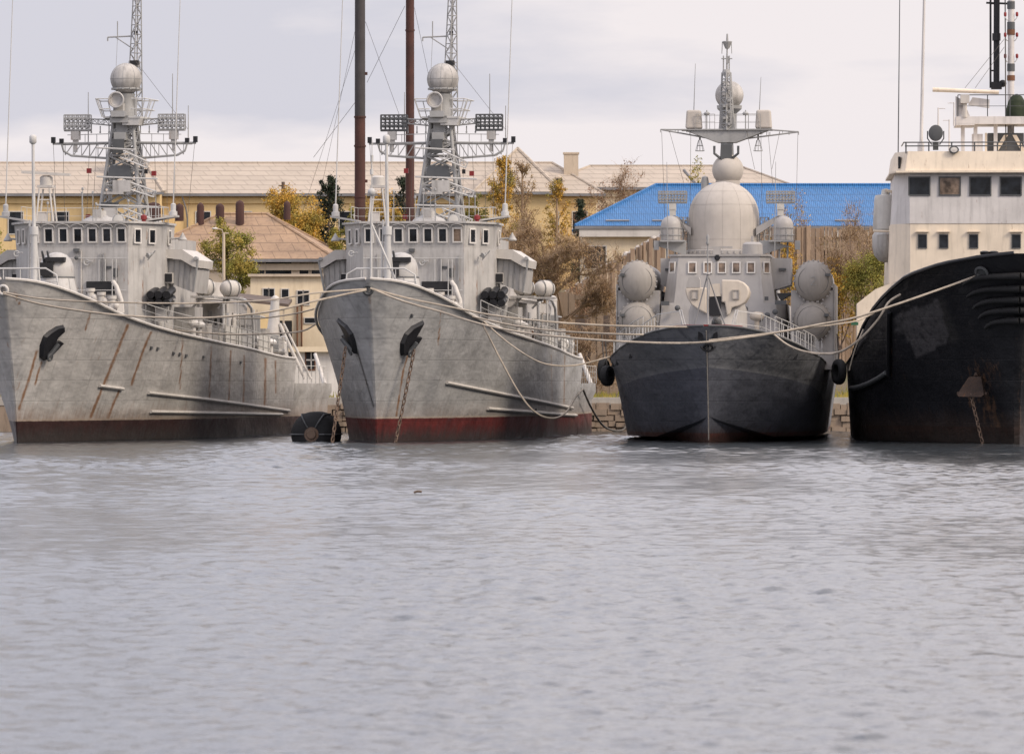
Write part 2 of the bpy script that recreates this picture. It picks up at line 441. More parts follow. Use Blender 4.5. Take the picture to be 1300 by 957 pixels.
def make_anchor(root, pos, nor, side):
    """anchor drawn up into its dark pocket, two flukes spread out"""
    n = Vector(nor); up = Vector((0, 0, 1)); up = (up - n * up.dot(n)).normalized(); fwd = up.cross(n).normalized()
    if fwd.y > 0: fwd = -fwd
    aft = -fwd
    p = MB()
    ring = [Vector(pos) + aft * (.62 * cos(a) * .75) + up * (.95 * sin(a)) + aft * (.25 * sin(a)) for a in [2 * pi * k / 14 for k in range(14)]]
    p.slab([q - n * .10 for q in ring], n * .14); p.build('anchor_pocket', 'dark', root)
    a = MB()
    c = Vector(pos) + n * .22
    a.tube(c - up * .75, c + up * .55, .11, .08, 8)
    def fluke(d0, d1):
        base = c - up * .55
        pts = [base, base + aft * .2 * d0 + up * .15, base + aft * (1.0 * d0) + up * 1.35 * d1, base + aft * (.72 * d0) + up * .55, base + aft * .45 * d0 - up * .12]
        a.slab([q + n * .05 for q in pts], n * .17)
    fluke(1.0, 1.0); fluke(.85, .45)
    a.slab([c - up * .85 - aft * .35, c - up * .45 - aft * .45, c - up * .35 + aft * .5, c - up * .8 + aft * .4], n * .2)
    return a.build('anchor', 'black', root)

def make_chain(root, p0, p1, name='anchor_chain', r=.035, mat='chain'):
    p0, p1 = Vector(p0), Vector(p1); d = p1 - p0; L = d.length; d.normalize(); k = int(L / .24); a = d.orthogonal().normalized(); b = d.cross(a)
    mb = MB()
    for i in range(k):
        c = p0 + d * (L * (i + .5) / k); u = a if i % 2 else b
        mb.path([c + d * (.16 * cos(t)) + u * (.075 * sin(t)) for t in [2 * pi * q / 8 for q in range(8)]], r, 4, True)
    return mb.build(name, mat, root)

def gun_turret(root, x, y, z0, zc, r, name='gun_turret'):
    g = MB()
    g.lathe((x, y, 0), [(r * 1.45, z0), (r * 1.42, z0 + .25), (r * 1.05, zc - .3), (r * 1.0, zc - .25), (r * 1.02, zc), (r * .99, zc + .25), (r * .86, zc + .55), (r * .6, zc + .78), (r * .25, zc + .9), (.01, zc + .92)], 28)
    for k in range(10):
        a = 2 * pi * k / 10
        g.tube((x + cos(a) * r * 1.44, y + sin(a) * r * 1.44, z0 + .2), (x + cos(a) * r * 1.06, y + sin(a) * r * 1.06, zc - .32), .03, n=4)
    t = g.build(name, 'grey', root, 40)
    b = MB().m(0)
    b.box((x - .28, y - r * .88, zc + .1), (.62, .5, .62))
    b.box((x + .1, y - r * .8, zc + .55), (.9, .5, .22)); b.build('gun_slot', 'dark', t)
    for sx in (-.42, -.17):
        MB().tube((x + sx, y - r * .7, zc + .25), (x + sx - .05, y - r * 1.25, zc + .95), .075, .05, 8).build('gun_barrel', 'mdark', t)
    MB().torus((x, y, zc - .28), r * 1.02, .05, n=30, k=6).build('turret_ring', 'mdark', t)
    return t

def rocket_launcher(root, x, y, z):
    e = MB()
    e.box((x, y + .15, z - .55), (.55, .5, .9)); e.box((x, y + .1, z + .02), (1.3, .35, .12))
    e.tube((x - .3, y, z - 1.1), (x - .1, y, z - .2), .06); e.tube((x + .3, y, z - 1.1), (x + .1, y, z - .2), .06)
    e.tube((x + .55, y, z - .25), (x + .35, y + .1, z - .9), .1, .16, 8)
    base = e.build('rocket_launcher', 'grey', root)
    for j, n in ((1, 3), (0, 3)):
        for k in range(n):
            cx = x + (k - 1) * .40; cz = z - .16 + j * .4
            t = MB(); t.lathe((cx, y - .75, cz), [(.15, 0), (.19, 0), (.19, 1.4), (.15, 1.4), (.15, .05)], 14, (0, 1, 0.18)); t.build('launch_tube', 'black', base, 40)

def esm_array(parent, c, w, h, d=.35, name='antenna_array', mat='mast', nx=6):
    """open frame box of small antenna horns"""
    c = Vector(c); mb = MB()
    for sz in (-1, 0, 1):
        for sy in (-1, 1): mb.box(c + Vector((0, sy * d / 2, sz * h / 2)), (w, .05, .06))
    for k in range(nx + 1):
        x = -w / 2 + w * k / nx
        for sy in (-1, 1): mb.box(c + Vector((x, sy * d / 2, 0)), (.045, .05, h))
    for r_ in (-1, 1):
        for k in range(nx):
            x = -w / 2 + w * (k + .5) / nx
            mb.tube(c + Vector((x, -d / 2 - .06, r_ * h / 4)), c + Vector((x, d / 2, r_ * h / 4)), w / nx * .36, n=8)
            mb.tube(c + Vector((x - w / nx / 2, -d / 2, r_ * h / 4 - h / 4)), c + Vector((x + w / nx / 2, -d / 2, r_ * h / 4 + h / 4)), .02, n=4)
    mb.box(c + Vector((0, 0, -h / 2 - .05)), (w * 1.02, d, .05))
    return mb.build(name, mat, parent)

def make_minesweeper(fr, variant):
    T = FR2.P                                     # traced on the middle ship, which shares its hull with the left one
    root = fr.root('minesweeper')
    # hull
    V, Fc = loft_hull(nat_rows, 230, 56, lambda y: 1.0 if y < 7 else max(.12, 1.0 - (y - 7) * .18))
    hb = MB(); hb.add(V, Fc)
    hull = hb.build('hull', hull_paint('hull_grey_%s' % variant, (.34, .337, .332) if variant == 'centre' else (.40, .385, .365),
                    boot=(.12, .022, .02) if variant == 'centre' else (.040, .018, .016), zboot=1.1 if variant == 'centre' else .98, rustgen=.3 if variant == 'centre' else .62), root, 35)
    bvh = BVHTree.FromPolygons([Vector(v) for v in V], [f for f in Fc])
    # lower stern, stepped down behind the forecastle deck
    def stern(u, v):
        s = 44.52 + u * 16.5; zd = 2.75; z = -1 + v * (zd + 1)
        w = (4.72 if z < 2 else 4.95) - .9 * u ** 2; return w, s, z
    SV, SF = loft_hull(stern, 20, 8, lambda y: .0, 1.0)
    sb = MB(); sb.add(SV, SF); sb.build('stern_section', hull.data.materials[0], root, 35)
    # cap rail along the deck edge
    for side in (-1, 1):
        ys = [-2.9 + .4 * k for k in range(8)] + [k * 1.0 for k in range(1, 45)]
        MB().path([hull_edge(s, .02, side) for s in ys], .07, 6).build('cap_rail', 'grey2', root)
    # stains
    zero_attrs(hull)
    if variant == 'centre':
        paint_attr(hull, 'rust', [(.08, [(521, 440), (512, 470), (500, 548)]), (.10, [(427, 480), (423, 548)]), (.05, [(470, 372), (474, 470), (477, 540)]), (.06, [(717, 452), (716, 516)]),
                                 (.05, [(640, 410), (650, 520)]), (.04, [(700, 450), (701, 512)]), (.05, [(560, 392), (556, 440)])], .08, bvh, fr, strength=.9)
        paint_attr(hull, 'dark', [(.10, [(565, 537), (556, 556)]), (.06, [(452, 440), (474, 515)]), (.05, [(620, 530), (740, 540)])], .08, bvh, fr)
    else:
        paint_attr(hull, 'rust', [(.10, [(163, 412), (145, 455), (115, 530)]), (.08, [(191, 422), (178, 455), (166, 490)]), (.10, [(47, 445), (40, 470), (24, 520)]), (.07, [(53, 458), (44, 490)]),
                                 (.09, [(152, 494), (137, 530)]), (.08, [(337, 455), (336, 518)]), (.06, [(293, 445), (290, 512)]), (.08, [(20, 372), (24, 385)]), (.05, [(350, 458), (350, 500)]), (.05, [(268, 440), (266, 505)]),
                                 (.05, [(232, 430), (228, 495)]), (.06, [(378, 460), (377, 522)]), (.06, [(115, 395), (108, 420)]), (.12, [(187, 526), (375, 530)]), (.05, [(310, 450), (309, 515)])], .08, bvh, fr, strength=1.0)
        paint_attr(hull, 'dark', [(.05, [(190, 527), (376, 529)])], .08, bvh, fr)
    # rubbing strakes fixed to the side
    lines = [[(566, 485), (620, 496), (680, 508), (737, 520)], [(618, 518), (680, 523), (743, 528)]] if variant == 'centre' else \
            [[(125, 489), (155, 493)], [(187, 498), (250, 505), (310, 513), (366, 521)], [(190, 522), (280, 524), (376, 526)]]
    for ln in lines:
        pts = []
        for (x0, y0), (x1, y1) in zip(ln, ln[1:]):
            for k in range(6):
                p, n = fr.ray(x0 + (x1 - x0) * k / 5, y0 + (y1 - y0) * k / 5, bvh)
                if p: pts.append(p + n * .06)
        if len(pts) > 2: MB().path(pts, .085, 6).build('rubbing_strake', 'grey2', root, 50)
    # scuppers
    for px, py in ([(192, 441), (200, 442), (220, 448), (228, 449), (236, 451), (258, 453), (305, 460)] if variant == 'left' else [(680, 520), (523, 400)]):
        p, n = fr.ray(px, py, bvh)
        if p: MB().obox(p + n * .03, Vector((0, 1, 0)), (0, 0, 1), n, .35, .12, .07).build('scupper', 'mdark', root)
    # anchors and chains
    for side, apx, wpx in (((1, (519, 428), (501, 563)), (-1, (446, 424), (421, 560))) if variant == 'centre' else ((1, (64, 434), None),)):
        p, n = fr.ray(*apx, bvh)
        if not p: continue
        z8 = lambda L, ox, oy, k: [(ox + x / k, oy + y / k) for x, y in L]
        traced_anchor(root, fr, bvh, z8(ANCHOR_R, 390, 380, 3.25) if (variant == 'centre' and side > 0) else z8(ANCHOR_L, 390, 380, 3.25) if variant == 'centre' else z8(ANCHOR_1, 0, 380, 3.023))
        if wpx:
            q = fr.P(wpx[0], wpx[1], p.y - .2); q.z = -.2
            make_chain(root, p + n * .3 - Vector((0, 0, .5)), q)
        if variant == 'centre': pass
    if variant == 'left':   # the other anchor, mirrored on the hidden flank
        make_anchor(root, Vector((-p.x, p.y, p.z)), Vector((-n.x, n.y, n.z)), -1)
    # mooring eye in the stem
    MB().torus((0, -2.82, 6.95), .2, .075, (0, 1, .25), 18, 8).build('bow_fairlead', 'mdark' if variant == 'centre' else 'white', root, 60)

    # forecastle: breakwater, bollards, rails
    b = MB()
    for x in (-1.3, 1.3):
        for dx in (-.25, .25): b.lathe((x + dx, 3.5, 0), [(.14, 5.4), (.14, 6.2), (.2, 6.22), (.2, 6.35)], 12)
    b.build('bollards', 'mdark', root, 40)
    r = MB()
    for k, pts in enumerate(([(-1.6, 0.5, 6.3), (-1.45, .6, 7.75), (-1.0, .6, 8.0), (1.2, .6, 8.0), (1.7, .6, 7.7), (1.85, .8, 6.4)],)):
        r.path(pts, .04, 6)
    r.path([(-1.45, .6, 7.4), (1.75, .6, 7.4)], .022, 5)
    for x in (-.8, 0, .8): r.tube((x, .6, 6.3), (x, .6, 8.0), .022)
    r.build('bow_rail', 'rail', root, 60)
    # jackstaff with tripod
    j = MB()
    p0, p1 = (.12, 3.0, 6.0), (.05, 3.0, 14.2)
    j.tube(p0, (.1, 3.0, 9.9), .17, .15, 10); j.tube((.1, 3, 9.9), (.05, 3, 13.9), .085, .07, 8)
    j.lathe((.05, 3, 13.8), [(.08, 0), (.17, .08), (.17, .36), (.1, .44)], 12); j.lathe((.1, 3, 9.6), [(.2, 0), (.2, .4)], 12)
    j.tube((-.25, 3.3, 6.0), (-.1, 3.0, 10.3), .05); j.tube((.45, 3.2, 6.0), (.12, 3, 10.2), .05)
    j.build('jackstaff', 'rail', root, 50)
    j = MB()
    a = T(471, 358, .5); bt = T(474, 172, .5); x0 = a.x
    j.tube((x0, .5, 6.3), (x0 + .02, .5, 10.6), .06, .05, 8); j.tube((x0 + .02, .5, 10.6), (x0 + .05, .5, 13.9), .03, .02)
    j.sphere((x0 + .03, .5, 11.5), .19, 14, 8); j.lathe((x0 + .03, .5, 12.3), [(.08, 0), (.08, .25)], 8); j.lathe((x0 + .04, .5, 12.9), [(.07, 0), (.07, .3)], 8)
    j.tube((x0, .5, 10.1), (x0 + 1.55, .9, 6.4), .06, .06, 6)
    if variant == 'centre': j.build('flagstaff', 'rail', root, 50)
    gun_turret(root, .05, 8.0, 5.9, 8.0, .82)

    # wheelhouse and forward superstructure
    plan = [(-3.6, 15.4), (-2.45, 13), (2.45, 13), (3.6, 15.4), (3.6, 18.2), (-3.6, 18.2)]
    plan2 = [(-3.68, 15.3), (-2.5, 12.85), (2.5, 12.85), (3.68, 15.3), (3.68, 18.2), (-3.68, 18.2)]
    MB().prism([(-3.0, 18.2), (3.0, 18.2), (3.0, 27), (-3.0, 27)], 4.6, 9.9).build('chart_house', 'grey', root)
    MB().prism([(-1.9, 18.2), (1.9, 18.2), (1.9, 26), (-1.9, 26)], 9.9, 10.5).build('mast_house', 'grey', root)
    sl = MB(); sl.prism(plan, 4.6, 9.25)
    ss = sl.build('superstructure', 'grey', root)
    wh = MB(); wh.prism(plan, 9.25, 10.42, plan2)
    roof = [(x * 1.03, 13 + (y - 13) * 1.0 - .14) for x, y in plan2]
    wh.prism(roof, 10.42, 10.52)
    wh.prism([(-3.5, 12.93), (3.5, 12.93), (3.5, 12.99), (-3.5, 12.99)], 9.24, 9.3) if False else None
    wh = wh.build('wheelhouse', 'grey', root)
    # windows
    fu = Vector((1, 0, 0)); nf = Vector((0, -1, .128)).normalized(); vf = nf.cross(fu) * -1
    vf = Vector((0, .128 * -1, 1)).normalized()
    for k in range(7):
        x = -2.14 + .713 * k
        window(wh, (x, 12.905, 9.84), fu, vf, .34, .6, 'white', 'glass' if not (variant == 'centre' and k == 6) else 'glassb', .07, n_out=nf)
    for sd in (-1, 1):
        a = Vector((sd * 2.475, 12.92, 0)); bb = Vector((sd * 3.64, 15.35, 0)); d = (bb - a).normalized(); nn = Vector((d.y * sd, -d.x * sd, 0)).normalized()
        for t in (.25, .68):
            p = a.lerp(bb, t); window(wh, (p.x + nn.x * .02, p.y + nn.y * .02, 9.82), d, (0, 0, 1), .42, .6, 'white', 'glass', .07, n_out=nn)
        for k in range(1):
            window(wh, (sd * 3.67, 16.9 + k * 1.5, 9.82), (0, 1, 0), (0, 0, 1), .5, .6, 'white', 'glass', .07, n_out=(sd, 0, 0))
    # scalloped visor over the front windows
    sc = MB()
    for k in range(7):
        x = -2.14 + .713 * k
        sc.path([(x - .33, 12.78, 10.2), (x - .25, 12.72, 10.33), (x, 12.7, 10.39), (x + .25, 12.72, 10.33), (x + .33, 12.78, 10.2)], .025, 5)
    sc.box((0, 12.78, 10.44), (5.2, .2, .05)); sc.build('window_visor', 'grey', wh)
    # roof wing plates with whip antennas
    for sd, pxw in ((-1, 0), (1, 0)):
        MB().slab([(sd * 3.0, 14.6, 10.56), (sd * 3.0, 16.2, 10.56), (sd * 4.35, 16.0, 10.78), (sd * 4.35, 15.0, 10.78)], (0, 0, .09)).build('roof_wing', 'grey', root)
        w = MB(); w.lathe((sd * 4.15, 15.5, 10.85), [(.2, 0), (.2, .2), (.13, .22), (.13, .55), (.06, .6)], 12)
        w.tube((sd * 4.15, 15.5, 11.4), (sd * 4.15 + .38, 15.5, 22.5), .035, .02, 6); w.build('whip_antenna', 'rail', root, 50)
    # face fittings: horn lamp, ports, hand rails, ladder frame
    f = MB()
    p = T(523, 321, 12.95); f.box((p.x, 12.9, p.z + .12), (.26, .25, .16)); f.sphere((p.x + .02, 12.8, p.z - .25), .1)
    for (px, py, w, h) in ((573, 346, .2, .42), (564.5, 339.5, .26, .12)):
        p = T(px, py, 12.97); MB().box((p.x, 12.98, p.z), (w, .08, h)).build('face_port', 'mdark', ss)
    f.build('face_fitting', 'mdark', ss)
    f = MB()
    for px, py in ((446, 322), (536, 333)):
        p = T(px, py, 12.9); f.torus((p.x, 12.88, p.z), .13, .03, (0, 1, 0), 12, 5); f.tube((p.x, 12.9, p.z), (p.x + .3, 12.8, p.z + .05), .03)
    for px0, px1, py0, py1 in ((552, 560, 329, 357), (569, 574, 329, 385)):
        a, c2 = T(px0, py0, 12.8), T(px1, py1, 12.8)
        f.tube((a.x, 12.8, a.z), (a.x, 12.8, c2.z), .025); f.tube((c2.x, 12.8, a.z), (c2.x, 12.8, c2.z), .025)
    for pz in (8.75, 7.2):
        f.tube((-2.4, 12.8, pz), (2.4, 12.8, pz), .018)
    f.build('hand_rail', 'rail', ss)
    # low house in front of the wheelhouse, opening shade painted as dark panel
    a = T(533, 357, 12.2); c2 = T(572, 373, 12.2)
    MB().box(((a.x + c2.x) / 2, 12.96, (a.z + c2.z) / 2), (c2.x - a.x, .1, a.z - c2.z)).build('opening_shade', 'dark', ss)
    d = MB(); rnd = random.Random(4)
    for k in range(9):
        px = 545 + k * 4.6; p = T(px, 374 + k * 1.6, 11.2)
        if k % 3 == 0: d.lathe((p.x, 11.2, p.z - .6), [(.16, 0), (.16, .7), (.22, .75), (.22, .9)], 10)
        elif k % 3 == 1: d.sphere((p.x, 11.2, p.z - .1), .2, 10, 8); d.tube((p.x, 11.2, p.z - .8), (p.x, 11.2, p.z), .06)
        else: d.box((p.x, 11.3, p.z - .2), (.3, .3, .55), .4)
    d.build('capstan_gear', 'grey2', root, 40)
    v = MB(); p = T(578, 368, 11.6)
    v.path([(p.x - .2, 11.6, p.z + .4), (p.x, 11.5, p.z + .15), (p.x + .25, 11.4, p.z - .5), (p.x + .3, 11.4, p.z - 1.1)], .11, 8)
    v.tube((p.x + .1, 11.6, p.z - 1.2), (p.x - .1, 11.6, p.z + .3), .06); v.build('davit_arm', 'grey2', root, 50)
    # facet fittings
    f = MB(); p = T(604, 325, 14.2); q = Vector((3.1, 14.1, p.z))
    f.tube(q, q + Vector((.35, -.3, .1)), .05); f.lathe(q + Vector((.3, -.3, .05)), [(.05, 0), (.14, .2), (.02, .22)], 10, (-.6, -.6, -.2)); f.tube(q + Vector((.1, -.1, -.2)), q + Vector((.5, -.2, .25)), .03)
    f.build('loudspeaker', 'mast', ss, 50)
    # bridge wings
    for sd in (1, -1):
        w = MB()
        zt = lambda x: 9.3 - max(0, abs(x) - 4.2) * .62
        y0, y1 = 16.6, 20.5
        P4 = [(3.55, 9.25), (4.35, 9.24), (4.95, 8.85), (5.15, 8.72)]
        top = [(sd * x, y0, z) for x, z in P4] + [(sd * 5.1, y0, 8.35), (sd * 4.9, y0, 8.4), (sd * 4.3, y0, 8.75), (sd * 3.55, y0, 8.82)]
        w.slab(top, (0, y1 - y0, 0))
        w = w.build('bridge_wing', 'grey2', root)
        l = MB(); l.slab([(sd * 3.55, y0 + .35, 8.8), (sd * 4.3, y0 + .35, 8.73), (sd * 4.98, y0 + .35, 8.3), (sd * 4.85, y0 + .35, 7.15), (sd * 3.55, y0 + .35, 7.65)], (0, y1 - y0 - .4, 0))
        l.build('wing_panel', 'grey', w)
        l = MB()
        for k in range(6):
            t = k / 5; l.tube((sd * (3.65 + 1.3 * t), y0 + .3, 8.78 - .45 * t * t), (sd * (3.65 + 1.25 * t), y0 + .32, 7.6 - .42 * t), .02)
        l.tube((sd * 5.15, y0, 8.75), (sd * 4.88, y0 + .2, 7.2), .06); l.tube((sd * 5.05, y0 - .1, 8.8), (sd * 5.05, y0 + .3, 8.8), .1)
        l.build('wing_brace', 'mast', w)
        bx = MB(); bx.box((sd * 3.72, 16.4, 7.85), (.42, .6, .5)); bx.m(1).box((sd * 3.8, 16.08, 7.85), (.34, .06, .4)); bx.build('ventilator_box', ['grey2', 'dark'], root)
        rocket_launcher(root, sd * 3.75, 14.6, 6.75 if sd > 0 else 6.9)
        # lamp arm beside the wheelhouse
        q = MB(); q.tube((sd * 3.65, 16.8, 9.75), (sd * 4.4, 16.8, 9.8), .05); q.lathe((sd * 4.35, 16.8, 9.72), [(.02, .35), (.07, .25), (.22, 0), (.2, -.05)], 14); q.build('wing_lamp', 'grey', root, 50)
        # liferaft canisters on racks
        for k, (yy, dx) in enumerate(((23.0, -.55), (26.3, .12))):
            cx = sd * (4.75 + dx)
            lr = MB(); lr.lathe((cx - .5 * sd, yy - .5, 7.5), [(.05, .2), (.20, .22), (.32, .32), (.40, .5), (.42, .72), (.435, .75), (.42, .78), (.40, 1.0), (.32, 1.18), (.20, 1.28), (.05, 1.3)], 20, (.7 * sd, .7, 0))
            lr = lr.build('liferaft_canister', 'grey2', root, 50)
            st = MB()
            for dy in (.5, 1.0): st.torus((cx - .5 * sd + .707 * sd * dy, yy - .5 + .707 * dy, 7.5), .44, .02, (.7 * sd, .7, 0), 20, 4)
            st.build('canister_strap', 'mdark', lr)
            MB().box((cx, yy, 7.03), (1.2, 1.0, .1)).tube((cx - sd * .3, yy, 4.5), (cx - sd * .3, yy, 7.0), .07).tube((cx - sd * .6, yy, 6.5), (cx - sd * .1, yy, 7.0), .06).build('raft_rack', 'grey', root)

    # aft deckhouse with doors, ports and funnel
    dh = MB(); dh.prism([(-3.3, 27), (3.3, 27), (3.3, 39), (-3.3, 39)], 4.1, 7.0); dh.prism([(-3.45, 26.9), (3.45, 26.9), (3.45, 39.2), (-3.45, 39.2)], 7.0, 7.1)
    dh = dh.build('deckhouse', 'grey2', root)
    MB().prism([(-1.1, 28), (1.1, 28), (1.3, 32), (-1.3, 32)], 7.1, 9.1, [(-.9, 28.4), (.9, 28.4), (1.1, 32), (-1.1, 32)]).build('funnel', 'grey', root)
    for sd in (-1, 1):
        for yy in (29.0, 33.5): MB().obox((sd * 3.32, yy, 5.5), (0, 1, 0), (0, 0, 1), (1, 0, 0), .8, 1.8, .06).build('door', 'mast', dh)
        for yy in (30.5, 32, 35, 36.5): MB().lathe((sd * 3.28, yy, 5.9), [(.16, 0), (.2, 0), (.2, .08), (.16, .09), (.15, .04)], 14, (sd, 0, 0)).build('porthole', 'mdark', dh)
        # arched boat davit beside the house
        dv = MB(); dv.path([(sd * 4.7, 25.5, 6.7), (sd * 4.75, 27, 7.05), (sd * 4.75, 31, 7.0), (sd * 4.75, 32.8, 6.6), (sd * 4.75, 33.4, 5.6), (sd * 4.75, 33.4, 4.4)], .075, 8)
        dv.tube((sd * 4.7, 25.5, 6.7), (sd * 4.7, 25.5, 4.5), .06); dv.tube((sd * 4.75, 29, 7.0), (sd * 4.75, 29, 4.5), .05); dv.build('boat_davit', 'rail', root, 50)
    # awnings added for dark shade and structure, screens and ready-use lockers beside the house
    for sd in (-1, 1):
        aw = MB().slab([(sd * 3.3, 27, 6.95), (sd * 4.55, 27, 6.8), (sd * 4.55, 27, 6.7), (sd * 3.3, 27, 6.85)], (0, 5.6, 0)).slab([(sd * 4.5, 27, 6.75), (sd * 4.56, 27, 6.75), (sd * 4.56, 27, 6.3), (sd * 4.5, 27, 6.3)], (0, 5.6, 0))
        for yy in (27.1, 29.0, 31.0, 32.4): aw.tube((sd * 4.5, yy, 4.3), (sd * 4.5, yy, 6.8), .045, n=6)
        aw.build('added_awning', 'grey2', root)
        MB().prism([(sd * 3.0, 20.6), (sd * 4.2, 20.6), (sd * 4.2, 22.6), (sd * 3.0, 22.6)][::sd], 4.5, 6.5).build('side_house', 'grey', root)
        for yy, xx, zz_, w_, h_, mt in ((34.3, 4.3, 4.9, .9, 1.1, 'grey'), (36.6, 4.0, 5.1, 1.0, 1.2, 'mast'), (38.4, 4.35, 4.6, .7, 1.0, 'grey2'), (41.2, 4.2, 4.4, .9, .9, 'mast')):
            MB().box((sd * xx, yy, zz_ + h_ / 2), (w_, .12, h_)).box((sd * xx, yy + .3, zz_ + h_ * .3), (w_ * .7, .5, h_ * .5)).tube((sd * xx, yy, zz_ - 1), (sd * xx, yy, zz_), .05).build('deck_screen', mt, root)
        for yy in (35.4, 39.6, 43.0):
            z = interp(Z_DK, yy); MB().lathe((sd * 3.9, yy, z + .5), [(.02, -.5), (.35, -.45), (.42, -.2), (.42, .9), (.3, 1.0), (.02, 1.02)], 16, (0, 1, 0)).build('cable_drum', 'mdark' if yy < 40 else 'grey', root, 40)
        bx = MB(); z = interp(Z_DK, 37.5)
        for q in range(3): bx.tube((sd * 4.0, 37.5 + q * .1, z), (sd * (4.0 + .15 * q), 37.6, z + 2.4 - q * .5), .04, n=5)
        bx.tube((sd * 3.2, 37.5, z + 2.2), (sd * 4.6, 37.5, z + 2.0), .04, n=5); bx.build('derrick', 'rail', root)
    MB().prism([(-2.4, 33), (2.4, 33), (2.4, 37.5), (-2.4, 37.5)], 7.1, 8.0).build('upper_house', 'grey2', root)
    gun_turret(root, 0, 41.0, 4.2, 5.9, .8, 'aft_gun_turret')
    # deck-edge rails with canvas dodgers
    for sd in (-1, 1):
        r = MB(); ys = [8 + k * 1.5 for k in range(24)]
        r.rail([hull_edge(s, 0, sd, .12) for s in ys], 1.0, 3, 1.5, .02); r.build('guard_rail', 'rail', root); r = MB(); r.rail([Vector((sd * (4.8 - .05 * k), 45 + k * 1.6, 2.75)) for k in range(9)], .95, 3, 1.6, .02)
        r.build('guard_rail', 'rail', root)
        for s0, s1 in ((25, 28), (28.3, 31.8), (34, 37)):
            a, b2 = hull_edge(s0, .1, sd, .14), hull_edge(s1, .1, sd, .14); MB().slab([a, b2, b2 + Vector((0, 0, .85)), a + Vector((0, 0, .85))], (sd * -.03, 0, 0)).build('canvas_dodger', 'canvas', root)
    # lockers, vents, reels and the winch on the working deck
    rnd = random.Random(11 if variant == 'left' else 5)
    for (x, y, w, l, h, mat) in ((4.2, 34.6, .7, 1.2, 1.5, 'grey'), (4.25, 38.6, .5, .9, 1.5, 'grey'), (4.2, 42.6, .9, .8, 1.1, 'grey2'), (4.3, 22.5, .6, 1.2, 1.0, 'grey2'), (-4.2, 35, .7, 1.2, 1.4, 'grey'), (2.6, 40.2, 1.6, .6, 1.6, 'grey')):
        z = interp(Z_DK, y)
        lk = MB(); lk.box((x, y, z + h / 2 - .1), (w, l, h)); lk.box((x, y, z + h - .08), (w * 1.08, l * 1.04, .05)); lk.build('deck_locker', mat, root)
    for y in (19.5, 21, 36.5, 40.5, 43.2):
        z = interp(Z_DK, y); v = MB(); v.lathe((4.35, y, z - .1), [(.13, 0), (.13, .75), (.3, .8), (.33, .92), (.2, 1.05), (.02, 1.08)], 14); v.build('mushroom_vent', 'white', root, 50)
    for y, x in ((40.2, -2.0), (42.3, .3), (42.5, 2.9)):
        z = interp(Z_DK, y); w = MB(); w.lathe((x - .7, y, z + .75), [(.75, 0), (.75, .08), (.35, .1), (.35, 1.3), (.75, 1.32), (.75, 1.4)], 20, (1, 0, 0)); w.box((x, y, z + .15), (1.6, .9, .3)); w.build('cable_reel', 'grey2', root, 40)
    # stern sweep gear: crane post, float with nose, gantry
    g = MB(); g.prism([(2.0, 50.2), (3.2, 50.2), (3.0, 51), (2.2, 51)], 2.7, 4.9); g.tube((2.6, 50.5, 4.8), (2.75, 50.5, 7.3), .42, .22, 10); g.sphere((2.75, 50.5, 7.3), .24, 12, 8)
    if variant == 'left': g.tube((3.0, 50.4, 6.0), (4.3, 51, 3.0), .1, n=8).tube((3.2, 50.6, 6.0), (4.6, 51.2, 3.0), .07, n=8)
    g.build('stern_crane', 'grey2', root, 50)
    g = MB(); g.lathe((-.6, 48.8, 4.7), [(.02, 0), (.35, .25), (.62, .9), (.68, 1.8), (.6, 2.7), (.3, 3.2), (.02, 3.3)], 18, (1, 0, .05)); g.build('sweep_float', 'white', root, 50)
    g = MB()
    for x in (-.3, 1.8): g.box((x, 48.8, 3.5), (.3, .9, 1.9))
    g.box((.7, 48.8, 4.1), (2.8, 1.0, .12)); g.build('float_cradle', 'grey2', root)
    g = MB()
    for sd in (-1, 1):
        g.tube((sd * 4.2, 46.5, 2.7), (sd * 4.0, 46.5, 5.0), .12, .1, 8); g.tube((sd * 4.0, 59, 2.7), (sd * 3.2, 60.5, 4.4), .13, .1, 8)
    g.tube((-4.0, 46.5, 5), (4.0, 46.5, 5), .1, n=8); g.build('stern_gantry', 'grey2', root, 50)
    MB().box((0, 44.49, 3.35), (9.7, .06, 1.3)).build('break_bulkhead', 'grey2', root)
    # navigation radar on its tripod (left ship shows it well)
    n = MB()
    for x in (-2.35, -1.5):
        for y in (14.2, 15.0): n.tube((x, y, 10.5), (x + (.18 if x < -2 else -.18), y, 12.15), .05, n=5)
    for z in (11.0, 11.6): n.tube((-2.3, 14.2, z), (-1.55, 14.2, z), .03)
    n.box((-1.93, 14.6, 12.25), (.75, .8, .12)); n.lathe((-1.93, 14.6, 12.3), [(.32, 0), (.32, .4), (.2, .48)], 14); n.box((-2.1, 14.4, 10.75), (.5, .4, .5))
    nr = n.build('radar_pedestal', 'grey2', root, 40)
    if variant == 'left':
        MB().obox((-1.9, 14.4, 12.88), (1, .12, -.06), (0, 0, 1), (0, 1, 0), 2.35, .13, .3).build('radar_scanner', 'grey2', nr)
    dm = MB(); dm.lathe((.3, 16.5, 10.5), [(.95, 0), (.86, .1), (.7, .26), (.42, .36), (.34, .4), (.32, .62), (.01, .64)], 22); dm.box((.3, 16.0, 10.98), (.4, .3, .42)); dm.build('director_dome', 'grey', root, 40)
    lm = MB(); lm.lathe((1.9, 13.6, 10.55), [(.02, 0), (.28, .02), (.3, .3), (.22, .32)], 16, (0, -1, .1)); lm.m(1).lathe((1.9, 13.28, 10.6), [(.24, 0), (.01, .02)], 16, (0, -1, .1)); lm.build('signal_lamp', ['mast', 'canvas'], root, 50)
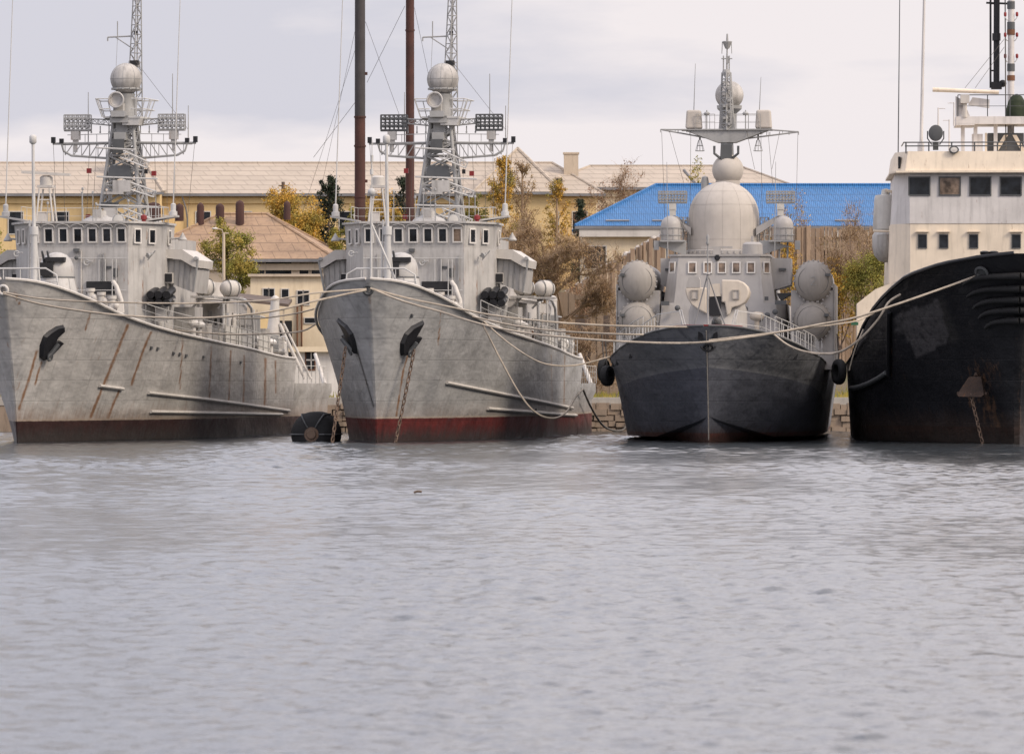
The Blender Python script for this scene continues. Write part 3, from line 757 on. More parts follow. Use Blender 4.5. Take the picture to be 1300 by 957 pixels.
    MB().lathe((2.9, 14.5, 10.5), [(.1, 0), (.1, .12), (.16, .15), (.15, .32), (.05, .38)], 12).build('beacon', 'red', root, 50)
    vs = MB(); vs.sphere((2.4, 20.3, 10.5), .3, 14, 8); vs.tube((2.4, 20.3, 9.6), (2.4, 20.3, 10.5), .2, n=10); vs.build('exhaust_cowl', 'grey', root, 50)

    # radome seams, roof gear, small gear along the decks
    rnd = random.Random(21 if variant == 'left' else 33)
    for k in range(9):
        x, y = rnd.uniform(-3.1, 3.1), rnd.uniform(13.6, 17.5); h = rnd.uniform(.4, 1.6)
        MB().tube((x, y, 10.5), (x, y, 10.5 + h), .025, .018, 5).lathe((x, y, 10.5 + h), [(.03, 0), (.06, .03), (.06, .12), (.02, .15)], 8).build('roof_aerial', 'mast', root)
    MB().rail([(-3.4, 15.6, 10.52), (-3.4, 18.0, 10.52), (3.4, 18.0, 10.52), (3.4, 15.6, 10.52)], .8, 2, .8, .018).build('roof_rail', 'rail', root)
    for k in range(46):
        y = rnd.choice((rnd.uniform(8.5, 12.6), rnd.uniform(27, 44), rnd.uniform(27, 44))); sd = rnd.choice((1, 1, -1))
        xm = interp(W_DK, y + 2.9); x = sd * rnd.uniform(3.5 if y > 27 else 1.0, xm - (.5 if y > 27 else 1.5)); z = interp(Z_DK, y) - .05
        if y < 12: z -= .7
        kd = rnd.randrange(6); h = rnd.uniform(.5, 1.3)
        if kd == 0: MB().lathe((x, y, z), [(.16, 0), (.16, h * .7), (.24, h * .75), (.24, h), (.05, h + .05)], 12).build('vent_pipe', rnd.choice(('grey2', 'rail', 'canvas')), root, 40)
        elif kd == 1: MB().box((x, y, z + h * .4), (rnd.uniform(.3, .7), rnd.uniform(.4, 1), h * .8), rnd.uniform(-.2, .2)).build('deck_box', rnd.choice(('grey', 'grey2', 'mast', 'mdark')), root)
        elif kd == 2: MB().path([(x, y, z), (x, y, z + h), (x + .1, y, z + h + .2), (x + .35 * sd, y, z + h + .2), (x + .4 * sd, y, z + h)], .05, 6).build('gooseneck_pipe', 'rail', root)
        elif kd == 3: MB().torus((x, y, z + .75), .3, .07, (0, 1, .1), 18, 6).tube((x, y, z), (x, y, z + .5), .03).build('life_ring', rnd.choice(('canvas', 'rust', 'rail')), root, 60)
        elif kd == 4: MB().lathe((x - .4, y, z + .4), [(.3, 0), (.3, .05), (.16, .07), (.16, .7), (.3, .72), (.3, .77)], 14, (1, 0, 0)).box((x, y, z + .1), (.9, .5, .2)).build('hawser_reel', rnd.choice(('mast', 'grey2', 'mdark')), root, 40)
        else: MB().tube((x, y, z), (x + rnd.uniform(-.1, .1), y, z + h + .9), .035, .03, 6).build('stanchion', 'rail', root)
    for k in range(7):       # pipes and cable runs on the house fronts
        x = rnd.uniform(-2.2, 2.3); z1_ = rnd.uniform(8.4, 9.2)
        MB().tube((x, 12.94, rnd.uniform(6.2, 7.2)), (x, 12.94, z1_), .03, n=5).build('pipe_run', rnd.choice(('grey2', 'mast')), ss)
    for sd in (-1, 1):
        for yy in (16.4, 17.4): MB().lathe((sd * 3.58, yy, 6.6), [(.16, 0), (.2, 0), (.2, .08), (.15, .04)], 14, (sd, 0, 0)).build('porthole', 'mdark', ss)
    # ------------------------------------------------ mast
    mb = MB(); ms = 24.0
    legs = {}
    zb, zt = 10.4, 15.9
    for sx in (-1, 1):
        for sy in (-1, 1):
            mb.tube((sx * 1.15 - .1, ms + sy * 1.2, zb - .5), (sx * .48 - .02, ms + sy * .45, zt), .11, .09, 8)
    def lg(z, sx, sy):
        t = (z - zb) / (zt - zb); return Vector((sx * (1.15 - .67 * t) - .1 + .08 * t, ms + sy * (1.2 - .75 * t), z))
    zz = [10.4, 11.6, 12.6, 13.4, 14.1, 14.7, 15.3, 15.9]
    for z0, z1 in zip(zz, zz[1:]):
        for (a, b) in (((-1, -1), (1, -1)), ((1, -1), (1, 1)), ((1, 1), (-1, 1)), ((-1, 1), (-1, -1))):
            mb.tube(lg(z1, *a), lg(z1, *b), .05, n=5); mb.tube(lg(z0, *a), lg(z1, *b), .055, n=5); mb.tube(lg(z0, *b), lg(z1, *a), .055, n=5)
    mast = mb.build('mast', 'mast', root, 50)
    pm = MB()   # cabinets and plated sections of the tower
    pm.prism([(-.42, 23.4), (.22, 23.4), (.22, 24.3), (-.42, 24.3)], 14.3, 15.95, [(-.36, 23.4), (.24, 23.4), (.24, 24.3), (-.36, 24.3)])
    pm.box((-.1, 23.3, 15.9), (.95, .8, .35)); pm.box((-.12, 23.0, 16.15), (.7, .6, .3)); pm.box((-.1, 23.3, 15.05), (.6, .5, .4)); pm.box((-.12, 23.2, 14.5), (.5, .4, .35))
    pm.build('mast_cabinet', 'mast', mast)
    MB().box((-.3, 22.9, 12.2), (1.0, .9, .12)).box((.1, 22.9, 12.55), (.9, .7, .58)).build('mast_cabinet', 'grey', mast)
    MB().box((-.55, 23.0, 11.1), (.6, .6, .7)).build('mast_cabinet', 'grey', mast)
    pd = MB(); pd.prism([(-.75, 23.0), (.5, 23.0), (.5, 23.6), (-.75, 23.6)], 12.95, 13.6, [(-.6, 23.1), (.4, 23.1), (.4, 23.6), (-.6, 23.6)]); pd.box((-.6, 23.1, 11.6), (.8, .5, .28))
    pd.box((-.15, 22.95, 14.55), (.6, .12, .7)); pd.build('mast_screen', 'mdark', mast)
    for z, w0, dx in ((12.7, 1.7, 0), (14.15, 1.35, 0), (11.3, 1.6, .3)):
        lf = MB(); lf.truss((.1, 22.8, z), (.1 + w0 * .95, 22.8, z - .55), .35, .3, 4, .035, tri=False); lf.tube((-1.2, 22.7, z + .32), (1.9 if z < 13 else .8, 22.7, z + .2), .045, n=6); lf.build('mast_gallery', 'rail', mast)
    # platforms with basket rails
    for (x, y, z, rr, hh) in ((-.0, 23.6, 15.95, 1.15, .95),):
        pf = MB(); pf.prism([(-.9, 22.9), (.95, 22.9), (1.15, 24.8), (-1.1, 24.8)], 15.95, 16.03)
        pf.prism([(.05, 23), (.85, 23), (.9, 24), (.05, 24)], 15.6, 15.95, [(-.0, 22.95), (1.0, 22.95), (1.0, 24), (.0, 24)])
        ring0 = [(-.95, 22.9), (-1.15, 24.8), (1.15, 24.8), (1.0, 22.9)]
        for zq, e in ((16.4, 1.12), (16.9, 1.28)):
            q = [(a * e, 24 + (b - 24) * e, zq) for a, b in ring0]
            for a, b in zip(q, q[1:]): pf.tube(a, b, .03, n=5)
            pf.tube(q[0], (q[0][0] * .45, q[0][1], zq), .03, n=5); pf.tube(q[3], (q[3][0] * .45, q[3][1], zq), .03, n=5)
        for k in range(9):
            t = k / 8; i = min(2, int(t * 3)); f_ = t * 3 - i
            a = Vector((*ring0[i], 0)).lerp(Vector((*ring0[i + 1], 0)), f_); pf.tube((a.x, a.y, 16), (a.x * 1.28, 24 + (a.y - 24) * 1.28, 16.9), .028, n=5)
        pf.build('mast_platform', 'rail', mast)
    dsh = MB(); dsh.lathe((-.22, 22.9, 16.85), [(.22, .45), (.3, .3), (.36, 0), (.36, -.08), (.3, -.1), (.27, -.02), (.02, .06)], 22, (0, 1, 0)); dsh.torus((-.22, 22.78, 16.85), .37, .05, (0, 1, 0), 20, 6); dsh.box((-.2, 23.4, 16.4), (.5, .5, .6)); dsh.build('tracking_dish', 'grey', mast, 50)
    col = MB(); col.lathe((.02, 24, 16.0), [(.45, 0), (.42, .5), (.34, .9), (.45, 1.1), (.48, 1.2)], 16); col.box((.35, 24.2, 16.6), (.3, .4, .9)); col.build('radome_post', 'mast', mast, 50)
    rd = MB(); rd.sphere((.03, 24, 17.95), .79, 28, 18, 1.0); rd.build('radome', 'rad', mast, 80)
    sm = MB()
    for k in range(4): sm.torus((.03, 24, 17.95), .792, .010, (cos(pi * k / 4), sin(pi * k / 4), 0), 36, 4)
    sm.torus((.03, 24, 17.95), .793, .012, (0, 0, 1), 36, 4); sm.build('radome_seam', 'mast', mast)
    rs = MB(); rs.torus((.03, 24, 17.45), .66, .05, n=28, k=6)
    for k in range(12): a = 2 * pi * k / 12; rs.box((.03 + .70 * cos(a), 24 + .70 * sin(a), 17.45), (.1, .1, .1), a)
    rs.build('radome_collar', 'mast', mast)
    # yards
    yd = MB()
    for sd in (-1, 1):
        yd.tube((sd * .45, ms - .3, 14.75), (sd * 3.65, ms - .3, 14.72), .06, n=6); yd.tube((sd * .45, ms + .5, 14.75), (sd * 3.3, ms + .5, 14.72), .05, n=6)
        yd.tube((sd * .5, ms - .3, 13.95), (sd * 2.7, ms - .3, 14.12), .06, n=6); yd.tube((sd * 2.7, ms - .3, 14.12), (sd * 3.1, ms - .3, 14.35), .06); yd.tube((sd * 3.1, ms - .3, 14.35), (sd * 3.2, ms - .3, 14.7), .05)
        for k in range(6):
            x0, x1 = .5 + k * .42, .5 + (k + 1) * .42
            yd.tube((sd * x0, ms - .3, 14.73), (sd * x1, ms - .3, 14.0 + .03 * k), .03, n=4); yd.tube((sd * x1, ms - .3, 14.0 + .03 * k), (sd * x1, ms - .3, 14.73), .025, n=4)
        for k in range(5): yd.tube((sd * (.5 + k * .7), ms - .3, 14.75), (sd * (.5 + k * .7), ms + .5, 14.75), .03, n=4)
        yd.tube((sd * .5, ms - .3, 15.2), (sd * 2.9, ms - .3, 15.15), .025, n=4)
        for k in range(4): yd.tube((sd * (.8 + k * .6), ms - .3, 14.75), (sd * (.8 + k * .6), ms - .3, 15.2), .02, n=4)
    yd.build('yardarm', 'mast', mast)
    y2 = MB()
    for sd in (-1, 1):
        y2.truss((sd * .5, ms - .2, 15.75), (sd * 1.95, ms - .2, 15.85), .3, .22, 5, .03)
        for k in range(3): y2.tube((sd * (.8 + k * .45), ms - .2, 15.6), (sd * (.8 + k * .45), ms - .2, 15.3), .03, n=5); y2.sphere((sd * (.8 + k * .45), ms - .2, 15.28), .05, 8, 6)
    y2.build('upper_yardarm', 'mast', mast)
    for sd in (-1, 1):
        esm_array(mast, (sd * 2.4 + (.0), ms - .2, 15.78), 1.32, .74, mat='mdark' if variant == 'centre' else 'mast')
        b = MB(); b.box((sd * 2.5, ms - .2, 15.12), (.42, .4, .42)); b.box((sd * 2.5, ms - .2, 14.87), (.25, .25, .3)); b.tube((sd * 2.5, ms - .2, 14.3), (sd * 2.5, ms - .2, 14.9), .1); b.build('array_base', 'grey', mast)
        b = MB()
        for x, z, h in ((3.62, 14.75, .3), (3.2, 14.75, .22)): b.box((sd * x, ms - .3, z + h / 2), (.2, .2, h))
        b.build('yard_lamp', 'black', mast)
    for sd in (-1, 1):
        for x, z in ((1.1, 13.3), (.0 if sd < 0 else 1.55, 13.6), (2.9, 13.1)):
            pass
    hb_ = MB()      # hanging lamps on halyards
    for x, z in ((-1.75, 13.35), (1.55, 13.2), (-1.8, 10.75 + .3)): hb_.box((x, ms - .5, z), (.22, .2, .24))
    hb_.build('halyard_lamp', 'red', mast)
    hb_ = MB(); hb_.box((1.15, ms - .5, 13.3), (.16, .16, .22)); hb_.build('halyard_lamp', 'black', mast)
    hy = MB()
    for x0, x1 in ((-3.6, -3.3), (-3.1, -2.9), (-1.75, -1.8), (-1.4, -1.5), (1.15, 1.1), (1.55, 1.8), (2.6, 2.7), (3.6, 3.3), (2.2, 2.3)):
        hy.tube((x0, ms - .4, 14.7), (x1, ms - .9, 10.5), .012, n=4, cap=False)
    hy.tube((.2, ms + .2, 19.2), (3.2, ms, 15.4), .01, n=4, cap=False)
    hy.build('halyard', 'ropeD', mast)
    for sd, x, h0, h1 in ((-1, 1.9, 14.75, 17.3), (1, 2.4, 15.9, 18.2), (1, 3.2, 15.0, 16.6)):
        MB().tube((sd * x, ms, h0), (sd * x, ms, h1), .03, .02, 5).build('rod_antenna', 'mast', mast)
    # lattice topmast
    tm = MB(); tm.truss((.28, ms + .9, 16.0), (.45, ms + .9, 24.0), .56, .20, 17, .035, rb=.022); tm.box((.27, ms + .9, 18.75), (.5, .5, .3))
    tm.build('topmast', 'mast', mast)
    t2 = MB(); t2.box((.36, ms + .8, 20.3), (.18, .2, .2)); t2.box((.32, ms + .7, 18.8), (.42, .3, .22)); t2.build('topmast_lamp', 'black', mast)
    t2 = MB(); t2.tube((.2, ms + .9, 20.15), (-1.1, ms + .9, 20.1), .04); t2.tube((.2, ms + .9, 19.5), (-.7, ms + .9, 20.1), .03); t2.tube((-1.1, ms + .9, 20.1), (-1.1, ms + .9, 19.9), .04); t2.tube((-.6, ms + .9, 20.1), (-.6, ms + .9, 20.9), .03)
    t2.tube((-.6, ms + .9, 20.1), (-.68, ms + .9, 18.4), .012); t2.build('topmast_bracket', 'mast', mast)
    return root, bvh, hull
# ---------------------------------------------------------------- missile corvette
FR3 = Frame(899.5, 260, 4.2)
C_DK = [(0, .12), (.25, .65), (.7, 1.15), (2.7, 2.9), (5.5, 3.85), (8.5, 4.55), (12, 5.0), (17, 5.15), (30, 5.2), (60, 5.0)]
C_ZD = [(-3, 5.3), (-2.3, 5.27), (0, 4.88), (3, 4.5), (6, 4.12), (12, 3.72), (20, 3.4), (53, 3.0)]
C_KN = [(0, .06), (2.7, 1.9), (5.5, 3.1), (8.5, 4.0), (12, 4.65), (17, 4.9), (30, 4.95), (60, 4.8)]
C_CH = [(0, .02), (2, .6), (5, 1.75), (8, 2.85), (12, 3.9), (18, 4.6), (28, 4.8), (60, 4.6)]
def corv_rows(u, v):
    L = 53.0; q = u * (L + 3)
    zd = interp(C_ZD, -3 + q); zk = max(1.6, 3.55 - .075 * q); zc = max(.22, 1.22 - .13 * q)
    if v <= .15:   # keel to below water
        t = v / .15; w = interp(C_CH, q) * (.30 + .2 * t); z = -1.2 + t * .9; s0 = 1.2 - .8 * t
    elif v <= .32:
        t = (v - .15) / .17; w = interp(C_CH, q) * (.50 + .22 * t); z = -.3 + (zc - .02 + .3) * t; s0 = .4 - .7 * t
    elif v <= .35:
        t = (v - .32) / .03; w = interp(C_CH, q) * (.72 + .28 * t); z = zc - .02 + .02 * t; s0 = -.3
    elif v <= .72:
        t = (v - .35) / .37; a, b = interp(C_CH, q), interp(C_KN, q); w = a + (b - a) * t ** .9; z = zc + (zk - zc) * t; s0 = -.3 - 1.3 * t
    else:
        t = (v - .72) / .28; a, b = interp(C_KN, q), interp(C_DK, q); w = a + (b - a) * t; z = zk + (zd - zk) * t; s0 = -1.6 - 1.4 * t
    if v == 0: w = .02
    return w, s0 + u * (L - s0), z

def make_corvette():
    fr = FR3; P = fr.P; root = fr.root('missile_corvette')
    V, Fc = loft_hull(corv_rows, 150, 60, lambda y: .1)
    hb = MB(); hb.add(V, Fc)
    hull = hb.build('hull', hull_paint('hull_corvette', (.092, .098, .120), boot=(.17, .05, .04), zboot=.42, white_line=False, upper=(.175, .18, .195), knuckle=(3.33, -.078), rustgen=.02, rough=.45, slime=(.05, .03, .025)), root, 30)
    bvh = BVHTree.FromPolygons([Vector(v) for v in V], [f for f in Fc]); zero_attrs(hull)
    # red-brown edging of the deck, bow chafing plate
    for sd in (-1, 1):
        pts = [Vector((sd * interp(C_DK, q), -3 + q * 56 / 56, interp(C_ZD, -3 + q) + .03)) for q in (0, .1, .25, .45, .7, 1.2, 2, 2.7, 4, 5.5, 7, 8.5, 10, 12, 15, 18, 24, 30, 40, 52)]
        MB().path(pts, .05, 6).build('deck_edging', 'mdark', root)
    MB().slab([(-.9, -2.4, 5.33), (.9, -2.4, 5.33), (1.6, -1.2, 5.28), (-1.6, -1.2, 5.28)], (0, 0, .06)).build('bow_plate', 'red', root)
    MB().path([Vector((0, corv_rows(0, v)[1] - .02, corv_rows(0, v)[2])) for v in (.2, .35, .45, .6, .72, .85, .97)], .028, 6).build('stem_bar', 'cap3', root)
    for px in (889, 908.5):
        p, n = fr.ray(px, 427, bvh)
        MB().obox(p + Vector((0, -.06, .03)), (1, 0, 0), (.06 if px < 900 else -.06, -.2, 1), (0, -1, -.2), .2, .38, .14).build('bow_fairlead', 'black', root)
    p, n = fr.ray(899, 440, bvh)
    a = MB(); a.torus(p + n * .08, .2, .05, n, 16, 6); a.path([p + Vector((-.34, -.1, .0)), p + Vector((-.2, -.14, -.16)), p + Vector((0, -.16, -.2)), p + Vector((.2, -.14, -.16)), p + Vector((.34, -.1, .0))], .045, 6)
    a.tube(p + Vector((0, -.1, .2)), p + Vector((0, -.1, -.2)), .05); a.build('anchor', 'black', root, 50)
    for px, py in ((784, 460), (779, 462), (801, 451), (1010, 452)):
        p, n = fr.ray(px, py, bvh)
        if p: MB().obox(p, (1, 0, .0), (0.3, 0, 1), n, .1, .3, .08).build('scupper', 'black', root)

    # deckhouse and bridge
    def pl(y, x0, x1): return x0, x1
    s = MB()
    s.prism([(-3.0, 12.2), (3.0, 12.2), (3.35, 14.5), (3.35, 30), (-3.35, 30), (-3.35, 14.5)], 3.6, 6.6, [(-2.75, 12.9), (2.75, 12.9), (3.15, 14.8), (3.15, 30), (-3.15, 30), (-3.15, 14.8)])
    s = s.build('deckhouse', 'skin3', root)
    b = MB()
    lo = [(-2.15, 12.9), (2.15, 12.9), (2.7, 13.6), (2.7, 26), (-2.7, 26), (-2.7, 13.6)]; up = [(-1.95, 13.35), (1.95, 13.35), (2.38, 14.0), (2.38, 26), (-2.38, 26), (-2.38, 14.0)]
    b.prism(lo, 6.6, 8.85, up); b.prism([(x * 1.03, y - .08) for x, y in up], 8.85, 8.95)
    br = b.build('bridge', 'skin3', root)
    nf = Vector((0, -1, .2)).normalized(); vf = Vector((0, .2, 1)).normalized()
    for px in (879, 898.6, 916.5, 934.7, 953.4):
        q = P(px, 340, 13.25)
        window(br, (q.x, 12.9 + (q.z - 6.6) * .2 - .025, q.z), (1, 0, 0), vf, .31, .46, 'white', 'glassb', .055, n_out=nf)
    for sd, px in ((-1, 862.5), (1, 969.5)):
        q = P(px, 340, 13.5); d = Vector((sd * .46, .66, 0)).normalized(); nn = Vector((d.y * sd, -d.x * sd, .12)).normalized(); tz = (q.z - 6.6) / 2.25
        window(br, Vector((sd * (2.425 - .26 * tz), 13.25 + .425 * tz, q.z)) + nn * .03, d, (0, 0, 1), .40, .46, 'white', 'glassb', .055, n_out=nn)
    # rim gear at the foot of the big dome
    r = MB(); r.lathe((0, 20, 0), [(1.95, 8.95), (1.95, 9.25), (1.85, 9.3)], 40)
    for k in range(40): a = 2 * pi * k / 40; r.box((1.97 * cos(a), 20 + 1.97 * sin(a), 9.15), (.1, .1, .14), a)
    r.build('radome_base', 'skin3', root, 40)
    z0, rr = 9.2, 1.74
    zc = 12.68 - rr
    prof = [(rr * .99, z0), (rr * 1.0, z0 + .6)] + [(rr * cos(t), zc + rr * 1.0 * sin(t)) for t in [pi / 2 * k / 14 for k in range(14)]] + [(.01, zc + rr)]
    MB().lathe((-.02, 20, 0), prof, 48).build('main_radome', 'rad3', root, 50)
    sm = MB()
    for kk in range(12):
        an = 2 * pi * kk / 12; sm.path([(-.02 + (r_ + .004) * cos(an), 20 + (r_ + .004) * sin(an), z_) for r_, z_ in prof[:-1]], .0045, 4)
    for r_, z_ in (prof[1], prof[5], prof[9]): sm.torus((-.02, 20, z_), r_ + .004, .005, n=48, k=4)
    sm.build('radome_seam', 'cap3', root)
    q = P(924, 216, 25.5)
    MB().lathe((q.x, 25.5, q.z), [(.55, -1.9), (.6, -.9), (.62, -.55)] + [(.79 * cos(t), .79 * sin(t)) for t in [-.75 + (pi / 2 + .75) * k / 14 for k in range(14)]] + [(.01, .79)], 32).build('aft_radome', 'rad3', root, 50)
    MB().lathe((q.x - 1.15, 25.4, q.z - 1.5), [(.18, 0), (.2, .9), (.15, 1.15), (.02, 1.2)], 12).build('vent_column', 'mast', root, 50)
    # mast: column, triangular platform, side boxes
    m = MB(); mx = P(923, 180, 26).x
    zP = P(900, 166, 26).z
    m.prism([(mx - .75, 24.5), (mx + .75, 24.5), (mx + .75, 27), (mx - .75, 27)], 8.9, 12.2, [(mx - .45, 25.3), (mx + .45, 25.3), (mx + .45, 26.7), (mx - .45, 26.7)])
    m.prism([(mx - .42, 25.4), (mx + .42, 25.4), (mx + .42, 26.6), (mx - .42, 26.6)], 12.2, zP - .6, [(mx - .3, 25.6), (mx + .3, 25.6), (mx + .3, 26.5), (mx - .3, 26.5)])
    mast = m.build('mast', 'mast', root)
    m = MB()
    za = zP - .62
    top = [(mx - 2.1, 25.5), (mx + 2.1, 25.5), (mx + 2.1, 26.6), (mx - 2.1, 26.6)]; bot = [(mx - .45, 25.5), (mx + .45, 25.5), (mx + .45, 26.6), (mx - .45, 26.6)]
    m.prism(bot, za, zP, top); m.prism([(mx - 2.3, 25.4), (mx + 2.3, 25.4), (mx + 2.3, 26.7), (mx - 2.3, 26.7)], zP, zP + .06)
    m.build('mast_platform', 'mast', mast)
    for k, (px, w) in enumerate(((881, 19), (969.5, 20))):
        q = P(px, 151, 26); sd = -1 if k == 0 else 1
        bx = MB(); bx.prism([(q.x - .42, 25.5), (q.x + .42, 25.5), (q.x + .42, 26.5), (q.x - .42, 26.5)], zP + .08, zP + 1.02, [(q.x - .36, 25.55), (q.x + .36, 25.55), (q.x + .36, 26.4), (q.x - .36, 26.4)])
        bx = bx.build('sensor_box', 'rad3', mast)
        bv = bx.modifiers.new('b', 'BEVEL'); bv.width = .1; bv.segments = 3
    yd = MB()
    for sd, ex, ey in ((-1, 839, 165), (1, 1014, 168)):
        e = P(ex, ey, 26); yd.tube((mx + sd * .4, 25.7, zP - .5), (e.x, 25.7, e.z), .04); yd.tube((mx + sd * 2.0, 25.7, zP + .03), (e.x, 25.7, e.z), .04)
        for t in (.25, .5, .75): yd.tube((mx + sd * .4 + (e.x - mx - sd * .4) * t, 25.7, zP - .5 + (e.z - zP + .5) * t), (mx + sd * .4 + (e.x - mx - sd * .4) * t, 25.7, zP), .02, n=4)
        for t in (.55, .7, .85, 1.0):
            x = mx + sd * .4 + (e.x - mx - sd * .4) * t; yd.tube((x, 25.7, e.z), (x, 25.7, e.z - .15), .03, n=4)
    yd.build('yardarm', 'mast', mast)
    hy = MB()
    for x0, x1, zz_ in ((840, 845, 300), (850, 868, 232), (877, 876, 300), (966, 968, 300), (975, 981, 235), (990, 980, 215), (1013, 1010, 300), (948, 958, 215)):
        a = P(x0, 167, 25.5); b2 = P(x1, zz_, 24.5); hy.tube((a.x, 25.5, a.z), (b2.x, 24.5, b2.z), .013, n=4, cap=False)
    hy.build('halyard', 'ropeD', mast)
    for px in (888.5, 962.5):
        q = P(px, 178, 26); c = MB()
        c.tube((q.x, 26, zP - .05), (q.x, 26, q.z), .05)
        for k in range(8): a = 2 * pi * k / 8; c.tube((q.x + .07 * cos(a), 26 + .07 * sin(a), q.z), (q.x + .22 * cos(a), 26 + .22 * sin(a), q.z - .55), .015, n=4)
        for rr2, dz in ((.22, -.55), (.15, -.28)): c.torus((q.x, 26, q.z + dz), rr2, .018, n=16, k=4)
        for a in range(4): c.tube((q.x - .25 * cos(a), 26 - .25 * sin(a), q.z + .3), (q.x + .25 * cos(a), 26 + .25 * sin(a), q.z + .3), .015, n=4)
        c.build('cage_antenna', 'mast', mast)
    r = MB(); r.rail([(mx - 1.55, 25.45, zP + .05), (mx - .6, 25.45, zP + .05)], .75, 2, .45, .02); r.rail([(mx + .5, 25.45, zP + .05), (mx + 1.7, 25.45, zP + .05)], .75, 2, .5, .02)
    r.rail([(mx - 1.55, 26.65, zP + .05), (mx + 1.7, 26.65, zP + .05)], .75, 2, .6, .018)
    for x in (-1.0, .95): r.tube((mx + x, 25.45, zP), (mx + x, 25.45, zP + 1.0), .03); r.lathe((mx + x, 25.45, zP + .75), [(.12, 0), (.16, .08), (.1, .16)], 10)
    r.build('platform_rail', 'mast', mast)
    c = MB(); c.truss((mx, 25.7, zP), (mx - .02, 25.7, zP + 2.9), .5, .3, 9, .05, rb=.035); c.prism([(mx - .42, 25.6), (mx + .42, 25.6), (mx + .42, 26.3), (mx - .42, 26.3)], zP, zP + 1.2, [(mx - .28, 25.6), (mx + .28, 25.6), (mx + .28, 26.2), (mx - .28, 26.2)])
    c.path([(mx + .18, 25.4, zP + 2.8), (mx + .2, 25.4, zP + .3)], .04, 6); c.lathe((mx - .03, 25.75, zP + 2.75), [(.2, 0), (.22, .1), (.18, .3)], 12)
    for k in range(8): c.box((mx + (-1) ** k * .12, 25.35, zP + .3 + k * .3), (.14, .15, .12))
    c.build('topmast', 'mast', mast)
    q = P(926, 121, 27.2); MB().sphere((q.x, 27.2, q.z), .72, 26, 16).build('radome', 'rad', mast, 80)
    cl = MB(); cl.lathe((q.x, 27.2, q.z - .95), [(.3, -1.4), (.35, 0), (.62, .25), (.64, .42)], 20); cl.build('radome_post', 'mast', mast, 40)
    t = MB(); zt = zP + 3.0
    for dx in (-.17, .12): t.tube((mx + dx, 25.7, zt), (mx + dx, 25.7, zt + .75), .035)
    t.box((mx, 25.7, zt + .6), (.55, .1, .05)); t.tube((mx + .0, 25.7, zt), (mx + .02, 25.7, zt + 1.5), .05, .03); t.box((mx + .02, 25.7, zt + .55), (.12, .14, .35))
    t.lathe((mx + .02, 25.7, zt + 1.1), [(.1, 0), (.25, .35), (.23, .38)], 10); t.tube((mx + .02, 25.7, zt + 1.4), (mx + .02, 25.7, zt + 1.85), .07, .04)
    for a in (-.25, .25): t.tube((mx + a, 25.7, zt + .85), (mx + a * .9, 25.7, zt + 1.45), .02)
    t.build('mast_top', 'mast', mast)
    arm = MB()
    for sd in (-1, 1): arm.path([(mx, 25.3, zP - 1.45), (mx + sd * .35, 25.0, zP - 1.4), (mx + sd * .6, 24.9, zP - 1.2), (mx + sd * .6, 24.9, zP - .95)], .07, 6); arm.box((mx + sd * .6, 24.9, zP - .9), (.12, .12, .16))
    arm.box((mx, 25.2, zP - 1.2), (.55, .5, .9)); arm.build('lamp_bracket', 'mdark', mast)
    for px, y0, y1 in ((880, 140, 80), (963.5, 140, 97)):
        a, b2 = P(px, y0, 26), P(px + 2, y1, 26); MB().tube((a.x, 26.8, a.z), (b2.x, 26.8, b2.z), .025, .012).build('whip_antenna', 'mast', mast)
    # side wings, small radomes and lattice arrays
    for sd in (-1, 1):
        pxs = dict(w=(839, 860), dome=851.5, arr=854) if sd < 0 else dict(w=(983, 1004), dome=994.5, arr=991)
        a, b2 = P(pxs['w'][0], 346, 15.5).x, P(pxs['w'][1], 346, 15.5).x
        w = MB(); zt_, zb_ = P(900, 328, 15.5).z, P(900, 366, 15.5).z
        lo_, hi_ = min(a, b2), max(a, b2)
        if sd < 0: pts = [(lo_, zb_ + .2), (lo_, zt_), (-2.3, zt_), (-2.3, zb_ - .15)]
        else: pts = [(2.3, zb_ - .15), (2.3, zt_), (hi_, zt_), (hi_, zb_ + .15), (hi_ - .5, zb_)]
        w.slab([(x, 15.2, z) for x, z in pts], (0, 3.5, 0)); w = w.build('bridge_wing', 'skin3', root)
        k = MB(); k.box(((a + b2) / 2, 15.12, zt_ - .55), (.35, .08, .12)); k.slab([(sd * 2.7, 15.4, zb_ - .25), (sd * 3.6, 15.4, zb_ - .2), (sd * 2.9, 15.4, zb_ - .6)], (0, 2, 0)); k.build('wing_bracket', 'mdark', w)
        q = P(pxs['dome'], 305, 18)
        c = MB(); c.lathe((q.x, 18, q.z), [(.49, 0), (.49, .7)] + [(.49 * cos(t), .7 + .5 * sin(t)) for t in [pi / 2 * k / 8 for k in range(1, 8)]] + [(.01, 1.2)], 28)
        c.build('small_radome', 'skin3', root, 50)
        g = MB()
        for zz_ in (.25, .6): g.torus((q.x, 18, q.z + zz_), .53, .02, n=20, k=4)
        for k in range(10): an = 2 * pi * k / 10; g.tube((q.x + .53 * cos(an), 18 + .53 * sin(an), q.z), (q.x + .53 * cos(an), 18 + .53 * sin(an), q.z + .6), .015, n=4)
        g.build('dome_rail', 'mast', root)
        pf = MB(); pf.slab([(q.x - .62, 18, q.z - .02), (q.x + .62, 18, q.z - .02), (sd * 1.8, 18, q.z - .02), (sd * 1.8, 18, q.z - .75), (sd * 3.0, 18, q.z - .35), (q.x + sd * .45, 18, q.z - .35)] if sd > 0 else
                         [(q.x - .62, 18, q.z - .02), (sd * 1.8, 18, q.z - .02), (sd * 1.8, 18, q.z - .75), (sd * 3.0, 18, q.z - .35), (q.x + sd * .45, 18, q.z - .35), (q.x - .62, 18, q.z - .3)], (0, .5, 0))
